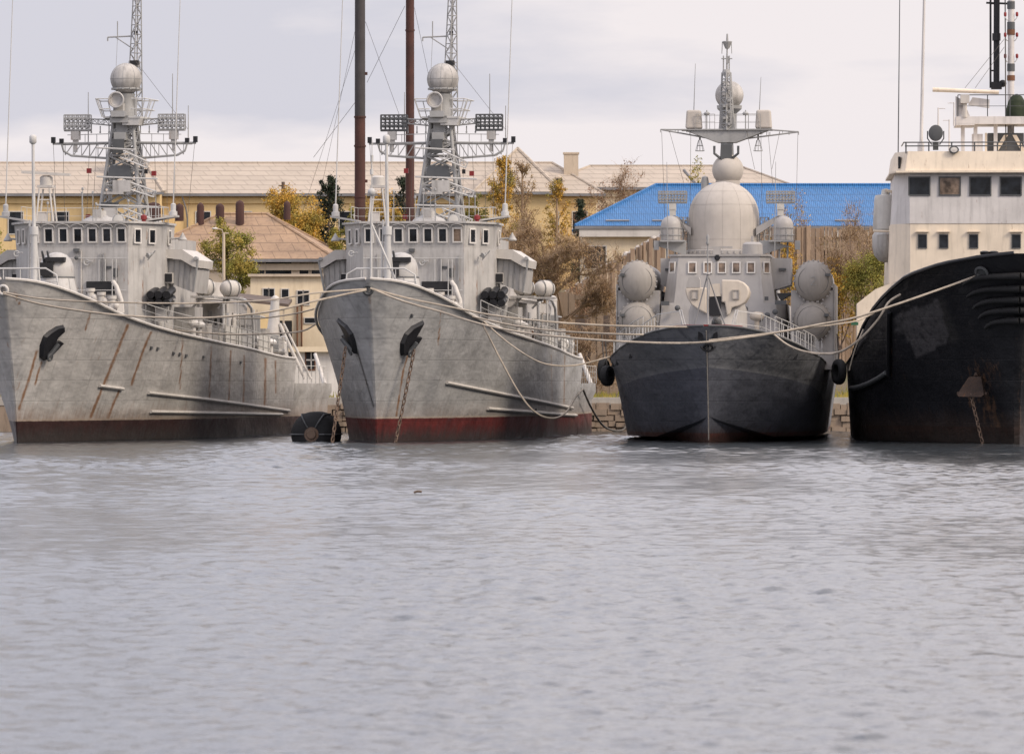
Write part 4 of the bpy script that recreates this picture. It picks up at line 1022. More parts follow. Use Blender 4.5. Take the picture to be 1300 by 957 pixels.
        pf.box((q.x - sd * .1, 18, q.z - .05), (1.2, 1.1, .08)); pf.tube((q.x - sd * .2, 18.2, q.z), (q.x - sd * .2, 18.2, zt_), .05); pf.tube((q.x + sd * .2, 18.2, q.z), (q.x + sd * .2, 18.2, zt_), .05); pf.box((q.x + sd * .7, 17.9, q.z - .25), (.25, .25, .45))
        pf.build('dome_platform', 'mast', root)
        q2 = P(pxs['arr'], 250, 19)
        ar = esm_array(root, (q2.x, 19, q2.z), 1.38, .52, .3, 'antenna_array', 'mast', 9)
        m2 = MB(); m2.box((q2.x, 19, q2.z - .5), (.35, .3, .35)); m2.box((q2.x, 19, q2.z - .78), (.3, .3, .3)); m2.build('array_mount', 'canvas', root)
        m2 = MB(); m2.slab([(q2.x - .22, 19, q2.z - .95), (q2.x + .22, 19, q2.z - .95), (sd * 1.6, 19, q2.z - 1.9), (sd * 1.6, 19, q2.z - 1.5), ], (0, .35, 0)); m2.build('array_arm', 'skin3', root)
        m2 = MB(); m2.truss((sd * 2.0, 19.5, 8.9), (sd * 2.0, 19.5, q2.z - 1.0), .35, .3, 7, .035, rb=.02); m2.build('side_lattice', 'mast', root)
        for dx in (.5,): MB().tube((sd * 2.6, 16, 8.9), (sd * 2.65, 16, 13.5), .025, .012).build('whip_antenna', 'mast', root)
    # missile launch canisters, two above each other on each side
    for sd in (-1, 1):
        base = (809 if sd < 0 else 1032.5)
        for lvl, py in ((1, 357), (0, 408)):
            q = P(base - (0 if sd < 0 else (1 - lvl) * 1.5), py, 12.4)
            rx, rz = .90, (.985 if lvl else .95)
            t = MB(); t.lathe((q.x, 12.4, q.z), [(.01, -.36), (rx * .3, -.33), (rx * .6, -.22), (rx * .85, -.08), (rx * .97, .05), (rx, .18), (rx, .2), (rx * .95, .22), (rx * .95, 9.5), (.1, 9.6)], 40, (0, 1, 0.0 if lvl else 0), 1, rz / rx)
            cn = t.build('launch_canister', 'skin3', root, 40)
            cp = MB(); cp.lathe((q.x, 12.4, q.z), [(.01, -.40), (rx * .3, -.37), (rx * .6, -.26), (rx * .85, -.11), (rx * .975, .04), (rx * 1.012, .12), (rx * 1.012, .17), (rx * .99, .17)], 40, (0, 1, 0), 1, rz / rx); cp.build('canister_lid', 'cap3', cn, 50)
            bl = MB()
            for kk in range(24): an = 2 * pi * kk / 24; bl.box((q.x + rx * 1.03 * cos(an), 12.5, q.z + rz * 1.03 * sin(an)), (.07, .12, .07))
            bl.build('lid_clamps', 'skin3', cn)
            MB().torus((q.x, 12.24, q.z), rx * .80, .012, (0, 1, 0), 36, 4).build('lid_seam', 'mdark', cn)
            ln = MB(); ln.torus((q.x, 12.56, q.z), rx * 1.0, .03, (0, 1, 0), 36, 5); ln.box((q.x + sd * .7, 12.2, q.z + .3), (.22, .2, .13)); ln.build('lid_hinge', 'mdark', cn)
        q = P(base, 382, 12.6)
        w = MB(); x = q.x + sd * .98
        w.slab([(q.x - sd * .95, 12.75, 3.4), (q.x + sd * .95, 12.75, 3.4), (q.x + sd * 1.0, 12.75, 7.2), (q.x - sd * .98, 12.75, 7.2)], (0, .15, 0))
        w.box((x - sd * .0, 17, 5.5), (.1, 8.5, 4.0)); w.box((q.x - sd * 1.02, 17, 5.3), (.1, 8.5, 3.8)); w.build('launcher_frame', 'skin3', root)
    # painted figure on the upper right lid
    q = P(1032.3, 357, 12.0)
    g = MB(); seg = [(-.13, .2), (-.05, .26), (.08, .26), (.14, .18), (.12, .06), (-.14, -.22), (.15, -.22)]
    for a, b2 in zip(seg, seg[1:]): g.tube((q.x + a[0] * .8, 11.99, q.z + a[1] * .8), (q.x + b2[0] * .8, 11.99, q.z + b2[1] * .8), .016, n=4)
    g.build('painted_numeral', 'mast', root)
    # gun turret with long dark slot and barrel
    q = P(910, 383, 6); x0, x1 = P(871, 383, 6).x, P(951, 383, 6).x
    zt_ = P(900, 356, 6).z; cx = (x0 + x1) / 2; hw = (x1 - x0) / 2
    zf = lambda L: [P(860 + x / 9.573, 340 + y / 9.573, 4.9) for x, y in L]
    L_ = MB().slab(zf([(92, 240), (355, 240), (355, 560), (240, 500), (170, 450), (120, 370), (98, 300)]), (0, 2.6, 0)).build('gun_turret', 'skin3w', root, 30)
    R_ = MB().slab(zf([(535, 145), (740, 150), (800, 175), (850, 225), (872, 290), (860, 350), (820, 420), (760, 460), (660, 485), (640, 560), (600, 590), (575, 420), (535, 420)]), (0, 2.6, 0)).build('turret_housing', 'skin3w', L_, 30)
    MB().slab(zf([(105, 240), (115, 170), (140, 110), (255, 110), (275, 150), (275, 240)]), (0, 1.2, 0)).build('turret_sight', 'skin3', L_, 30)
    MB().lathe((cx, 6.45, 0), [(1.5, 3.9), (1.5, 4.6), (1.38, 4.8), (1.38, 6.1), (1.2, 6.6), (.8, 6.9), (.02, 6.95)], 36).build('turret_base', 'skin3', L_, 40)
    for ob in (L_, R_):
        bv = ob.modifiers.new('b', 'BEVEL'); bv.width = .06; bv.segments = 3; bv.limit_method = 'ANGLE'
    MB().box((cx, 6.4, 5.6), (.7, 2.2, 2.4)).build('turret_core', 'skin3', L_)
    MB().lathe((cx, 6.3, 0), [(1.55, 3.9), (1.5, 4.4)], 30).build('turret_ring', 'skin3', L_, 40)
    for px in (882, 934):
        w = P(px, 374, 4.9); window(L_, (w.x, 4.875, w.z), (1, 0, 0), (0, 0, 1), .24, .34, 'cap3', 'rad3', .05, 'turret_port', (0, -1, 0))
    a_ = P(900.5, 376, 4.95); b_ = P(915, 400.5, 4.95); MB().box(((a_.x + b_.x) / 2, 5.1, (a_.z + b_.z) / 2), (b_.x - a_.x, .3, a_.z - b_.z)).build('gun_slot', 'black', L_)
    g = MB(); g.tube((cx, 5.2, 5.5), (cx, 2.6, 5.75), .11, .07, 12); g.lathe((cx, 4.9, 5.53), [(.25, 0), (.2, -.7), (.12, -.8)], 14, (0, 1, -.09)); g.build('gun_barrel', 'mdark', L_, 50)
    MB().slab(zf([(390, 350), (525, 345), (515, 190), (400, 200)]), (0, .25, 0)).build('blast_shield', 'skin3w', L_)
    # jackstaff with its two legs
    j = MB(); b0 = P(898.5, 412, -.6); tp = P(898.5, 303, -.6); md = P(898.5, 348, -.6)
    j.tube((b0.x, -.6, 5.0), (tp.x, -.6, tp.z - .3), .045, .03, 8); j.lathe((tp.x, -.6, tp.z - .3), [(.05, 0), (.09, .1), (.05, .2), (.08, .35), (.03, .5)], 10)
    for px in (877, 926): e = P(px, 409, .4); j.tube((md.x, -.6, md.z), (e.x, .4, 4.8), .035, .035, 6)
    j.torus((md.x, -.6, md.z), .09, .03, n=12, k=5); j.build('jackstaff', 'mast', root, 50)
    ra = MB(); q = P(910, 314, 13.6); ra.box((q.x, 13.9, q.z), (1.5, .2, .1)); ra.tube((q.x, 13.9, 8.9), (q.x, 13.9, q.z), .08); ra.box((q.x, 13.9, 9.1), (.35, .4, .35)); ra.build('navigation_radar', 'skin3', root)
    q = P(910.5, 327, 13.2); MB().lathe((q.x, 13.3, q.z), [(.12, .2), (.14, 0), (.02, -.02)], 12, (0, 1, 0)).box((q.x, 13.3, q.z), (.16, .2, .26)).build('signal_lamp', 'black', root)
    q = P(955, 322, 14); MB().lathe((q.x, 14.5, 8.95), [(.5, 0), (.48, .5), (.35, .6), (.06, .62), (.06, .9)], 20).build('periscope_drum', 'skin3', root, 40)
    # rails on the forecastle, open in the middle
    for sd, x0p, x1p in ((-1, 835, 875), (1, 928, 1000)):
        r = MB(); ys = [.6, 2.5, 5, 8, 11]
        pts = [Vector((sd * (interp(C_DK, y + 3) - .25), y, interp(C_ZD, y) + 0)) for y in ys]
        r.rail(pts, 1.0, 2, .7, .02)
        pts = [Vector((sd * (interp(C_DK, y + 3) - .12), y, interp(C_ZD, y) + 0)) for y in (11, 14, 18, 24, 30, 38)]; r.rail(pts, 1.0, 3, .8, .02)
        r.rail([(sd * 1.25, .2, 4.9), (sd * 2.4, 1.2, 4.75), (sd * 4.2, 9.5, 3.9)], 1.15, 2, .8, .025)
        r.tube((sd * .95, .0, 4.9), (sd * 1.25, .2, 6.1), .03); r.tube((sd * 1.05, .0, 4.9), (sd * 1.35, .2, 6.1), .03)
        r.build('guard_rail', 'rail', root)
    for px, py, yy, w, h in ((844, 385, 12.1, .4, .2), (973, 379, 12.3, .18, .18), (991, 384, 12.1, .55, .2)):
        q = P(px, py, yy); MB().box((q.x, 12.4, q.z), (w, .5, h)).build('vent_opening', 'mdark', s)
    for px, py in ((860, 391), (946, 392), (974, 400), (984, 396), (965, 405)): q = P(px, py, 12.1); MB().lathe((q.x, 12.2, q.z), [(.12, .3), (.14, 0), (.05, -.05)], 12, (0, 1, 0)).build('deckhouse_fitting', 'mdark', s)
    q = P(961, 391, 11.5); MB().lathe((q.x, 11.3, 3.8), [(.12, 0), (.12, 1.9), (.32, 2.0), (.36, 2.15), (.3, 2.3), (.05, 2.35)], 16).build('mushroom_vent', 'skin3w', root, 50)
    b = MB()
    for x in (-1.5, 1.5):
        for dx in (-.22, .22): b.lathe((x + dx, 1.5, 4.4), [(.12, 0), (.12, .55), (.17, .57), (.17, .68)], 12)
    b.build('bollards', 'skin3w', root, 40)
    # tyres hung on the sides
    return root, bvh

# ---------------------------------------------------------------- tug
FR4 = Frame(1291, 254, 2.5)
T_DK = [(0, .3), (.5, 1.9), (1.2, 2.7), (2.5, 3.6), (4.5, 4.6), (7, 5.5), (10, 6.3), (14, 6.95), (22, 7.25), (50, 6.9)]
T_ZD = [(-3.6, 8.45), (-2.8, 8.2), (-1.5, 8.03), (-.4, 7.85), (1.8, 7.48), (4, 6.85), (6.5, 6.1), (9.5, 5.0), (12.5, 4.1), (20, 3.7), (46, 3.6)]
T_WL = [(0, .12), (2, .85), (5, 2.4), (8, 3.7), (12, 5.3), (16, 6.4), (24, 6.9), (50, 6.7)]
def tug_rows(u, v):
    L = 46.0; q = u * (L + 3.6); zd = interp(T_ZD, -3.6 + q); z = -1.2 + v * (zd + 1.2)
    zz = max(0, z) / 8.4; s0 = -3.6 * zz ** 1.5 if z > 0 else -z * .5
    t = max(0, z / zd); a, b = interp(T_WL, q), interp(T_DK, q)
    w = a + (b - a) * (t ** 1.5 if q < 8 else t ** 1.0) if z > 0 else a * (1 + z * .2)
    return w, s0 + u * (L - s0), z

M['anchor4'] = paint('rusty_anchor', (.06, .038, .028), .85, .35, rust=.9, bump=.5)
def make_tug():
    fr = FR4; P = fr.P; root = fr.root('tugboat')
    V, Fc = loft_hull(tug_rows, 150, 60, lambda y: 1.1)
    hull = MB().add(V, Fc).build('hull', hull_paint('hull_tug', (.0105, .0105, .013), boot=(.04, .022, .016), zboot=.75, white_line=False, rustgen=.12, slime=(.02, .015, .012), rough=.42), root, 40)
    bvh = BVHTree.FromPolygons([Vector(v) for v in V], [f for f in Fc]); zero_attrs(hull)
    poly_attr(hull, 'scrape', [(1135, 400), (1190, 381), (1206, 425), (1200, 436), (1163, 453), (1150, 425), (1135, 420)], bvh, fr, strength=.75)
    paint_attr(hull, 'dark', [(.3, [(1192, 385), (1210, 430)]), (.15, [(1174, 420), (1180, 437)])], .2, bvh, fr)
    paint_attr(hull, 'rust', [(.75, [(1246, 470), (1243, 505)]), (.4, [(1246, 500), (1262, 548)]), (.35, [(1292, 470), (1293, 560)]), (.22, [(1120, 548), (1180, 552), (1250, 556), (1290, 560)]), (.3, [(1260, 505), (1266, 545)]), (.1, [(1131, 440), (1132, 478)])], .2, bvh, fr, strength=.36)
    for sd in (-1, 1):
        qs = [0, .2, .5, .8, 1.2, 1.8, 2.5, 3.5, 4.5, 5.5, 7, 8.5, 10, 12, 14, 17, 22, 30, 40, 49]
        MB().path([Vector((sd * interp(T_DK, q), -3.6 + q, interp(T_ZD, -3.6 + q) + .02)) for q in qs], .09, 6).build('cap_rail', 'black', root, 60)
        # four stacked fender ribs round the bow
        for k, (z, qe) in enumerate(((7.45, 1.3), (6.9, 1.35), (6.4, 1.2), (5.95, 1.05), (5.5, .85))):
            pts = []
            for i in range(13):
                u = (qe * i / 12) / 49.6; best = None
                for v_ in range(400, 1000):
                    w, s, zz = tug_rows(u, v_ / 1000)
                    if best is None or abs(zz - (z - .34 * (i / 12) ** 2)) < best[0]: best = (abs(zz - (z - .34 * (i / 12) ** 2)), w, s, zz)
                pts.append(Vector((sd * (best[1] + .06), best[2] - .12, best[3])))
            pts = [Vector((0, pts[0].y - .12, pts[0].z))] + pts
            MB().path(pts, lambda t: .17 * (1 - .6 * t), 8).build('bow_fender', 'rubber', root, 60)
    # bollard posts in the bulwark top and roller
    b = MB()
    for px in (1250, 1261.5): q = P(px, 326, -2.2); b.lathe((q.x, -2.2, q.z - .5), [(.12, 0), (.12, .55), (.2, .62), (.21, .72), (.1, .76)], 14)
    b.build('bollards', 'black', root, 50)
    q, n = fr.ray(1247, 345, bvh)
    if q: MB().lathe(q + n * .02, [(.3, 0), (.34, .08), (.24, .12), (.2, .02)], 18, n).build('bow_fairlead', 'mdark', root, 50)
    # pipe, curved guard and anchor
    pts = [fr.ray(1130, y, bvh) for y in (395, 415, 435, 455, 476)]; MB().path([p + n * .08 for p, n in pts if p], .12, 8).build('overflow_pipe', 'black', root, 60)
    pts = [fr.ray(x, y, bvh) for x, y in ((1082, 493), (1092, 491), (1105, 486), (1118, 479), (1128, 472))]; MB().path([p + n * .1 for p, n in pts if p], .12, 8).build('rubbing_strake', 'mdark', root, 60)
    p, n = fr.ray(1246, 485, bvh); n0 = Vector(n); n = (n0 * .5 + Vector((0, -1, 0))).normalized(); p = p + n0 * .35
    up = Vector((0, 0, 1)); up = (up - n * up.z).normalized(); sdv = up.cross(n).normalized()
    if sdv.x < 0: sdv = -sdv
    a = MB(); c = p + n * .15
    a.slab([c - sdv * .3 + up * .55, c + sdv * .3 + up * .55, c + sdv * .62 - up * .5, c + sdv * .5 - up * .62, c - sdv * .55 - up * .6, c - sdv * .62 - up * .45], n * .3)
    a.tube(c + up * .5, c + up * 1.1, .13, .1, 8); a.tube(c - sdv * .7 - up * .5, c + sdv * .7 - up * .52, .1, n=8); a.build('anchor', 'anchor4', root)
    MB().obox(p + up * 1.75 + n * .05 - sdv * .5, sdv, up, n, 1.9, .12, .12).build('anchor_ledge', 'mdark', root)
    e = fr.P(1249, 562, p.y - .3); e.z = -.2; make_chain(root, p + n * .4 - up * .5, e)
    # superstructure
    s = MB(); zb, z1, z2, z3, z4 = 3.2, 10.22, 12.62, 13.6, 13.6
    xc = 0.0
    cx = P(1264, 300, 12).x
    lo = [(cx - 4.0, 12), (cx + 4.0, 12), (cx + 5.08, 13.6), (cx + 5.08, 26), (cx - 5.08, 26), (cx - 5.08, 13.6)]
    hi = [(cx - 4.0, 12), (cx + 4.0, 12), (cx + 4.88, 13.6), (cx + 4.88, 24), (cx - 4.88, 24), (cx - 4.88, 13.6)]
    s.prism(lo, zb, z1, hi); ss = s.build('superstructure', 'cream', root)
    w = MB(); up_ = [(x * 1.0, y + .35 * (y > 13)) for x, y in hi]; hi2 = [(cx - 4.02, 11.97), (cx + 4.02, 11.97), (cx + 4.68, 13.7), (cx + 4.68, 22), (cx - 4.68, 22), (cx - 4.68, 13.7)]
    w.prism([(cx - 4.02, 11.97), (cx + 4.02, 11.97), (cx + 4.83, 13.6), (cx + 4.83, 22), (cx - 4.83, 22), (cx - 4.83, 13.6)], z1, z2, hi2); wh = w.build('wheelhouse', 'creamw', root)
    t = MB(); t.prism([(cx - 4.25, 11.7), (cx + 4.25, 11.7), (cx + 4.83, 13.4), (cx + 4.83, 22.3), (cx - 4.83, 22.3), (cx - 4.83, 13.4)], z2, z3, [(cx - 4.1, 11.85), (cx + 4.1, 11.85), (cx + 4.68, 13.5), (cx + 4.68, 22.2), (cx - 4.68, 22.2), (cx - 4.68, 13.5)])
    t.prism([(cx - 4.68, 11.55), (cx + 4.68, 11.55), (cx + 4.93, 13.3), (cx + 4.93, 22.4), (cx - 4.93, 22.4), (cx - 4.93, 13.3)], z2 - .03, z2 + .06); t.build('roof_bulwark', 'cream', root)
    for k in range(8):
        px = 1167 + k * 38.7; q = P(px, 236.5, 12); window(wh, (q.x, 11.97, q.z), (1, 0, 0), (0, 0, 1), .92, .78, 'mdark', 'glassb' if k == 1 else 'glass', .06, n_out=(0, -1, 0))
    for px in (1171, 1198, 1236, 1290, 1328, 1355):
        q = P(px, 306.5, 12); wn = window(ss, (q.x, 12.0, q.z), (1, 0, 0), (0, 0, 1), .36, .58, 'mdark', 'glass', .04, n_out=(0, -1, 0))
        MB().box((q.x, 11.9, q.z + .45), (.62, .16, .03)).build('window_hood', 'cream', ss)
    q = P(1149, 206, 12.2); MB().box((cx - 4.5, 12.7, 13.1), (.1, .6, .55)).build('side_lamp_box', 'black', root)
    sw = P(1186, 233, 11.9)
    # lifeboat end in its grey housing
    lb = MB(); q = P(1124, 272, 18)
    lb.lathe((q.x, 18, P(0, 294, 18).z), [(.55, 0), (.58, .05), (.5, 1.55), (.46, 1.68), (.2, 1.72), (.17, 1.95), (.02, 2.0)], 28, (0, 0, 1), 1.05, 1.6); lb.build('lifeboat_cover', 'canvas', root, 40)
    lb = MB(); z = P(0, 312, 18).z; lb.lathe((q.x, 18, z), [(.05, -.85), (.3, -.78), (.52, -.5), (.6, -.1), (.6, .45), (.5, .6)], 28, (0, 0, 1), 1.05, 2.6); lb.build('lifeboat', 'grey', root, 40)
    lb = MB(); lb.path([(q.x + .7, 16.5, z + 1.2), (q.x + .2, 16.4, z + .6), (q.x - .62, 16.4, z + .62)], .06, 6); lb.tube((q.x + .7, 17.5, z - .9), (q.x + .7, 17.5, z + 2.4), .08); lb.tube((q.x + .7, 17.5, z + 2.4), (q.x, 17.5, z + 2.6), .08); lb.build('boat_davit', 'cream', root, 50)
    # pale locker by the rail on the left shoulder
    lk = MB(); a, b2 = P(1088, 380, 13), P(1114, 380, 13)
    lk.slab([(a.x, 12.6, P(0, 432, 13).z), (b2.x + 1.5, 12.6, P(0, 432, 13).z), (b2.x + 1.5, 12.6, P(0, 352, 13).z), (b2.x - .1, 12.6, P(0, 368, 13).z), (a.x, 12.6, P(0, 386, 13).z)], (0, 2.5, 0)); lk.build('side_bulwark', 'cream', root)
    q = P(1085, 411, 12); MB().box((q.x, 11.8, q.z), (.34, .3, .14)).build('rail_chock', 'green', root)
    # roof gear
    g = MB(); z = z3
    g.tube((cx - 4.25, 11.9, z + .25), (cx + 4.5, 11.9, z + .25), .03); g.tube((cx - 4.3, 11.9, z + .42), (cx + 4.5, 11.9, z + .42), .03)
    for k in range(9): g.tube((cx - 4.2 + k * 1.07, 11.9, z - .1), (cx - 4.2 + k * 1.07, 11.9, z + .42), .035)
    g.tube((cx - 4.3, 11.9, z + .42), (cx - 4.3, 16, z + .42), .03); g.build('roof_rail', 'mdark', root)
    q = P(1188, 169, 12); sl = MB(); sl.lathe((q.x, 12.2, q.z), [(.02, .3), (.2, .28), (.31, .1), (.34, 0), (.34, -.2), (.3, -.22), (.02, -.2)], 24, (0, 1, 0), 1, 1.12)
    sl.path([(q.x - .38, 12.2, q.z + .1), (q.x - .38, 12.2, q.z - .25), (q.x - .2, 12.2, q.z - .52), (q.x + .2, 12.2, q.z - .52), (q.x + .38, 12.2, q.z - .25), (q.x + .38, 12.2, q.z + .1)], .03, 6); sl.box((q.x, 12.2, q.z - .62), (.25, .25, .35)); sl.build('searchlight', 'mdark', root, 50)
    q = P(1211, 190.5, 11.8); MB().lathe((q.x, 11.7, q.z), [(.02, .25), (.15, .2), (.2, 0), (.19, -.05)], 16, (0, 1, 0), 1.2, .9).m(1).lathe((q.x, 11.63, q.z), [(.14, 0), (.01, -.02)], 14, (0, 1, 0), 1.2, .9).build('floodlight', ['mdark', 'white'], root, 50)
    q0, q1 = P(1169, 195, 13), P(1174, -30, 13)
    MB().tube((q0.x, 13, 13.4), (q1.x, 13, q1.z), .085, .06, 10).lathe((q0.x, 13, 13.4), [(.16, 0), (.16, .6), (.1, .7)], 12).build('pole_antenna', 'creamw', root, 50)
    q0, q1 = P(1140, 225, 14), P(1142.5, -30, 14); MB().tube((q0.x, 14, 12.6), (q1.x, 14, q1.z), .03, .02, 6).build('whip_antenna', 'mdark', root)
    # radar platform
    pz = P(0, 160, 15).z
    f = MB(); xL, xR = P(1213, 155, 15).x, 4.6
    f.box(((xL + xR) / 2, 16, pz + .15), (xR - xL, 3.0, .36)); f.slab([(xL, 14.5, pz - .02), (xL + .9, 14.5, pz - .02), (xL + .9, 14.5, pz - .08), (xL, 14.5, pz - .08)], (0, 3, 0))
    for x in (xL + .35, xL + .95, xL + 1.9, xL + 4, xL + 5.5): f.prism([(x - .09, 15), (x + .09, 15), (x + .09, 15.2), (x - .09, 15.2)], 13.2, pz)
    f.box((P(1241, 175, 15).x, 15.3, 13.95), (.5, .5, 1.2)); pfm = f.build('radar_platform', 'creamw', root)
    k = MB(); k.box((P(1272, 176, 15).x + .2, 16, 13.95), (1.7, 1.5, 1.3)); k.build('roof_cabin', 'mdark', root)
    k = MB(); xx = P(1272, 176, 15).x + .2; k.slab([(xx - .8, 15.2, 13.4), (xx - .6, 15.2, 13.4), (xx + .1, 15.2, 14.5), (xx - .1, 15.2, 14.5)], (0, -.08, 0)); k.slab([(xx + 1.1, 15.2, 13.4), (xx + .9, 15.2, 13.4), (xx + .3, 15.2, 14.5), (xx + .5, 15.2, 14.5)], (0, -.08, 0)); k.box((xx - .95, 15.15, 13.95), (.1, .1, 1.3)); k.build('cabin_brace', 'cream', root)
    r = MB(); r.rail([(xL + .1, 14.6, pz + .3), (xL + 1.5, 14.6, pz + .3), (4.6, 14.6, pz + .3)], 1.05, 2, .9, .03); r.build('platform_rail', 'mdark', root)
    v = MB(); v.slab([(xL, 14.7, pz + .3), (xL + .7, 14.7, pz + .3), (xL + .35, 14.7, pz + 1.1), (xL, 14.7, pz + 1.3)], (0, .3, 0)); v.slab([(xL + .6, 14.8, pz + .9), (xL + 1.6, 14.8, pz + .75), (xL + 1.6, 14.8, pz + 1.15), (xL + .8, 14.8, pz + 1.25)], (0, .5, 0)); v.build('platform_shield', 'creamw', root)
    sc = MB(); q0, q1 = P(1184, 114, 14.5), P(1268, 117.5, 14.5); sc.tube(q0, q1, .11, .09, 10); sb = sc.build('radar_scanner', 'cream', root, 50)
    q = P(1225, 126, 14.5); MB().box((q.x, 14.5, q.z), (.42, .4, .4)).tube((q.x, 14.5, pz + .3), (q.x, 14.5, q.z), .1).build('scanner_motor', 'grey2', sb)
    # black mast with ladder pipe
    m = MB(); a, b2 = P(1265, 113, 16.5), P(1265.5, -35, 16.5); m.tube(a, b2, .15, .15, 12); m.box(a + Vector((0, 0, .15)), (.5, .4, .35)); m.sphere(a + Vector((.3, 0, .25)), .18, 12, 8); m.lathe(P(1265, 52, 16.4), [(.2, 0), (.2, .35)], 10)
    c1, c2 = P(1257.5, 112, 16.5), P(1257.5, -35, 16.5); m.tube(c1, c2, .05, n=8)
    for y in (90, 5): m.tube(P(1257.5, y, 16.5), P(1265, y, 16.5), .04)
    m.tube(P(1252, 4, 16.5), P(1279, 5, 16.5), .05); m.build('stay_mast', 'black', root, 50)
    m = MB(); a, b2 = P(1283, 200, 16), P(1284, -35, 16); m.tube((a.x, 16, 13.4), b2, .17, .15, 12)
    wm = m.build('signal_mast', 'creamw', root, 50)
    for y in (7, 33, 86, 140): MB().lathe(P(1283.5, y, 16) - Vector((0, 0, .18)), [(.185, 0), (.185, .36)], 14).build('mast_band', 'mdark', wm, 50)
    for y in (42, 100): MB().lathe(P(1283.5, y, 16) - Vector((0, 0, .1)), [(.19, 0), (.19, .25)], 14).build('mast_band', 'rust', wm, 50)
    for y in (20, 46, 73):
        c = P(1283.5, y, 16); br = MB()
        for sd in (-1, 1): br.path([c - Vector((0, 0, .25)), c + Vector((sd * .2, -.1, -.22)), c + Vector((sd * .28, -.1, -.1)), c + Vector((sd * .28, -.1, .0))], .025, 5)
        br.build('lamp_arm', 'rail', wm)
        for sd in (-1, 1): MB().lathe(c + Vector((sd * .28, -.1, -.05)), [(.05, 0), (.065, .05), (.065, .17), (.03, .21)], 10).build('mast_lamp', 'red', wm, 50)
    st = MB()
    for x0, y0, x1, y1 in ((1275, 50, 1225, 112), (1275, 60, 1238, 112)): st.tube(P(x0, y0, 16), P(x1, y1, 15), .012, n=4)
    st.tube(P(1276, 0, 16.2), P(1277, 190, 15), .03, n=5); st.build('stay_wire', 'ropeD', root)
    for px, y0, y1 in ((1191, 170, 137), (1205, 192, 152), (1211, 160, 130)):
        MB().tube(P(px, y0, 13.5), P(px, y1, 13.5), .045, .03, 6).tube(P(px, y1 + 1, 13.5), P(px + (9 if px == 1191 else -8), y1 + 1, 13.5), .02).build('rod_antenna', 'creamw', root)
    q = P(1291, 140, 14.9); MB().lathe((q.x, 15.2, pz + .32), [(.5, 0), (.52, .3), (.4, .75), (.25, 1.0), (.05, 1.1)], 14).build('roof_drum', 'lf_dark' if 'lf_dark' in M else 'mdark', root, 40)
    return root, bvh
# ---------------------------------------------------------------- shore
def roof_mat(name, col, lw, lh, line=.6, var=.15, dirt=.4, corr=0, stain=None):
    m, nt, b = mk(name)
    tc = N(nt, 'ShaderNodeTexCoord').outputs['Object']; sp = N(nt, 'ShaderNodeSeparateXYZ', {0: tc})
    # along the slope: x + small part of y so that hip faces also carry the sheets
    gx = math_(nt, 'ADD', sp.outputs[0], math_(nt, 'MULTIPLY', sp.outputs[1], .35))
    cv = N(nt, 'ShaderNodeCombineXYZ', {0: gx, 1: sp.outputs[2], 2: 0.0}).outputs[0]
    br = N(nt, 'ShaderNodeTexBrick', {'Vector': cv, 'Scale': 1.0, 'Mortar Size': .035, 'Mortar Smooth': .4, 'Brick Width': lw, 'Row Height': lh, 'Color1': (.35, .35, .35, 1), 'Color2': (.75, .75, .75, 1), 'Mortar': (0, 0, 0, 1)}, offset=.0 if corr else .5)
    n = noise(nt, coords(nt, (1, 1, 2)), .35, 7, .7); n2 = noise(nt, coords(nt, (2, 2, .7)), 1.4, 6, .7)
    c = mix(nt, ramp(nt, n, .3, .7), tuple(x * (1 - var) for x in col), tuple(min(1, x * (1 + var)) for x in col))
    c = mix(nt, ramp(nt, br.outputs[0], .2, .8, .25, 0), c, tuple(x * .6 for x in col))
    c = mix(nt, math_(nt, 'MULTIPLY', br.outputs[1], line), c, tuple(x * .45 for x in col))
    c = mix(nt, ramp(nt, n2, .5, .75, 0, dirt), c, stain or tuple(x * .4 for x in col))
    nt.links.new(c, b.inputs['Base Color']); b.inputs['Roughness'].default_value = .75 if not corr else .45
    if corr:
        wv = N(nt, 'ShaderNodeTexWave', {'Vector': coords(nt), 'Scale': corr, 'Distortion': 0.0}, bands_direction='X', wave_profile='SIN').outputs[1]
        bn = N(nt, 'ShaderNodeBump', {'Height': wv, 'Strength': .8, 'Distance': .06}); nt.links.new(bn.outputs[0], b.inputs['Normal'])
    return m
def plaster(name, col, dirt=.5, stain=None, sc=.6):
    m, nt, b = mk(name); n = noise(nt, coords(nt, (1, 1, .5)), sc, 8, .7); n2 = noise(nt, coords(nt, (2, 2, .4)), 1.5, 6, .7)
    c = mix(nt, ramp(nt, n, .3, .7), tuple(x * .85 for x in col), tuple(min(1, x * 1.1) for x in col))
    c = mix(nt, ramp(nt, n2, .52, .78, 0, dirt), c, stain or tuple(x * .45 for x in col))
    nt.links.new(c, b.inputs['Base Color']); b.inputs['Roughness'].default_value = .9
    bn = N(nt, 'ShaderNodeBump', {'Height': n2, 'Strength': .3, 'Distance': .05}); nt.links.new(bn.outputs[0], b.inputs['Normal'])
    return m
M['yellow'] = plaster('yellow_plaster', (.66, .49, .255), .25)
M['creamwall'] = plaster('cream_plaster', (.68, .57, .41), .35, (.36, .25, .14))
M['stonewall'] = plaster('old_stone', (.27, .205, .15), .85, (.07, .05, .035), 2.2)
M['palegrey'] = plaster('weathered_plaster', (.48, .40, .31), .5)
M['roofpale'] = roof_mat('pale_sheet_roof', (.43, .362, .29), 1.25, .42, .6, .10, .22)
M['roofbrown'] = roof_mat('brown_sheet_roof', (.37, .245, .15), 1.1, .62, .75, .22, .7, stain=(.14, .08, .055))
M['roofblue'] = roof_mat('blue_steel_roof', (.036, .170, .41), .42, .48, .45, .12, .25, corr=2.4)
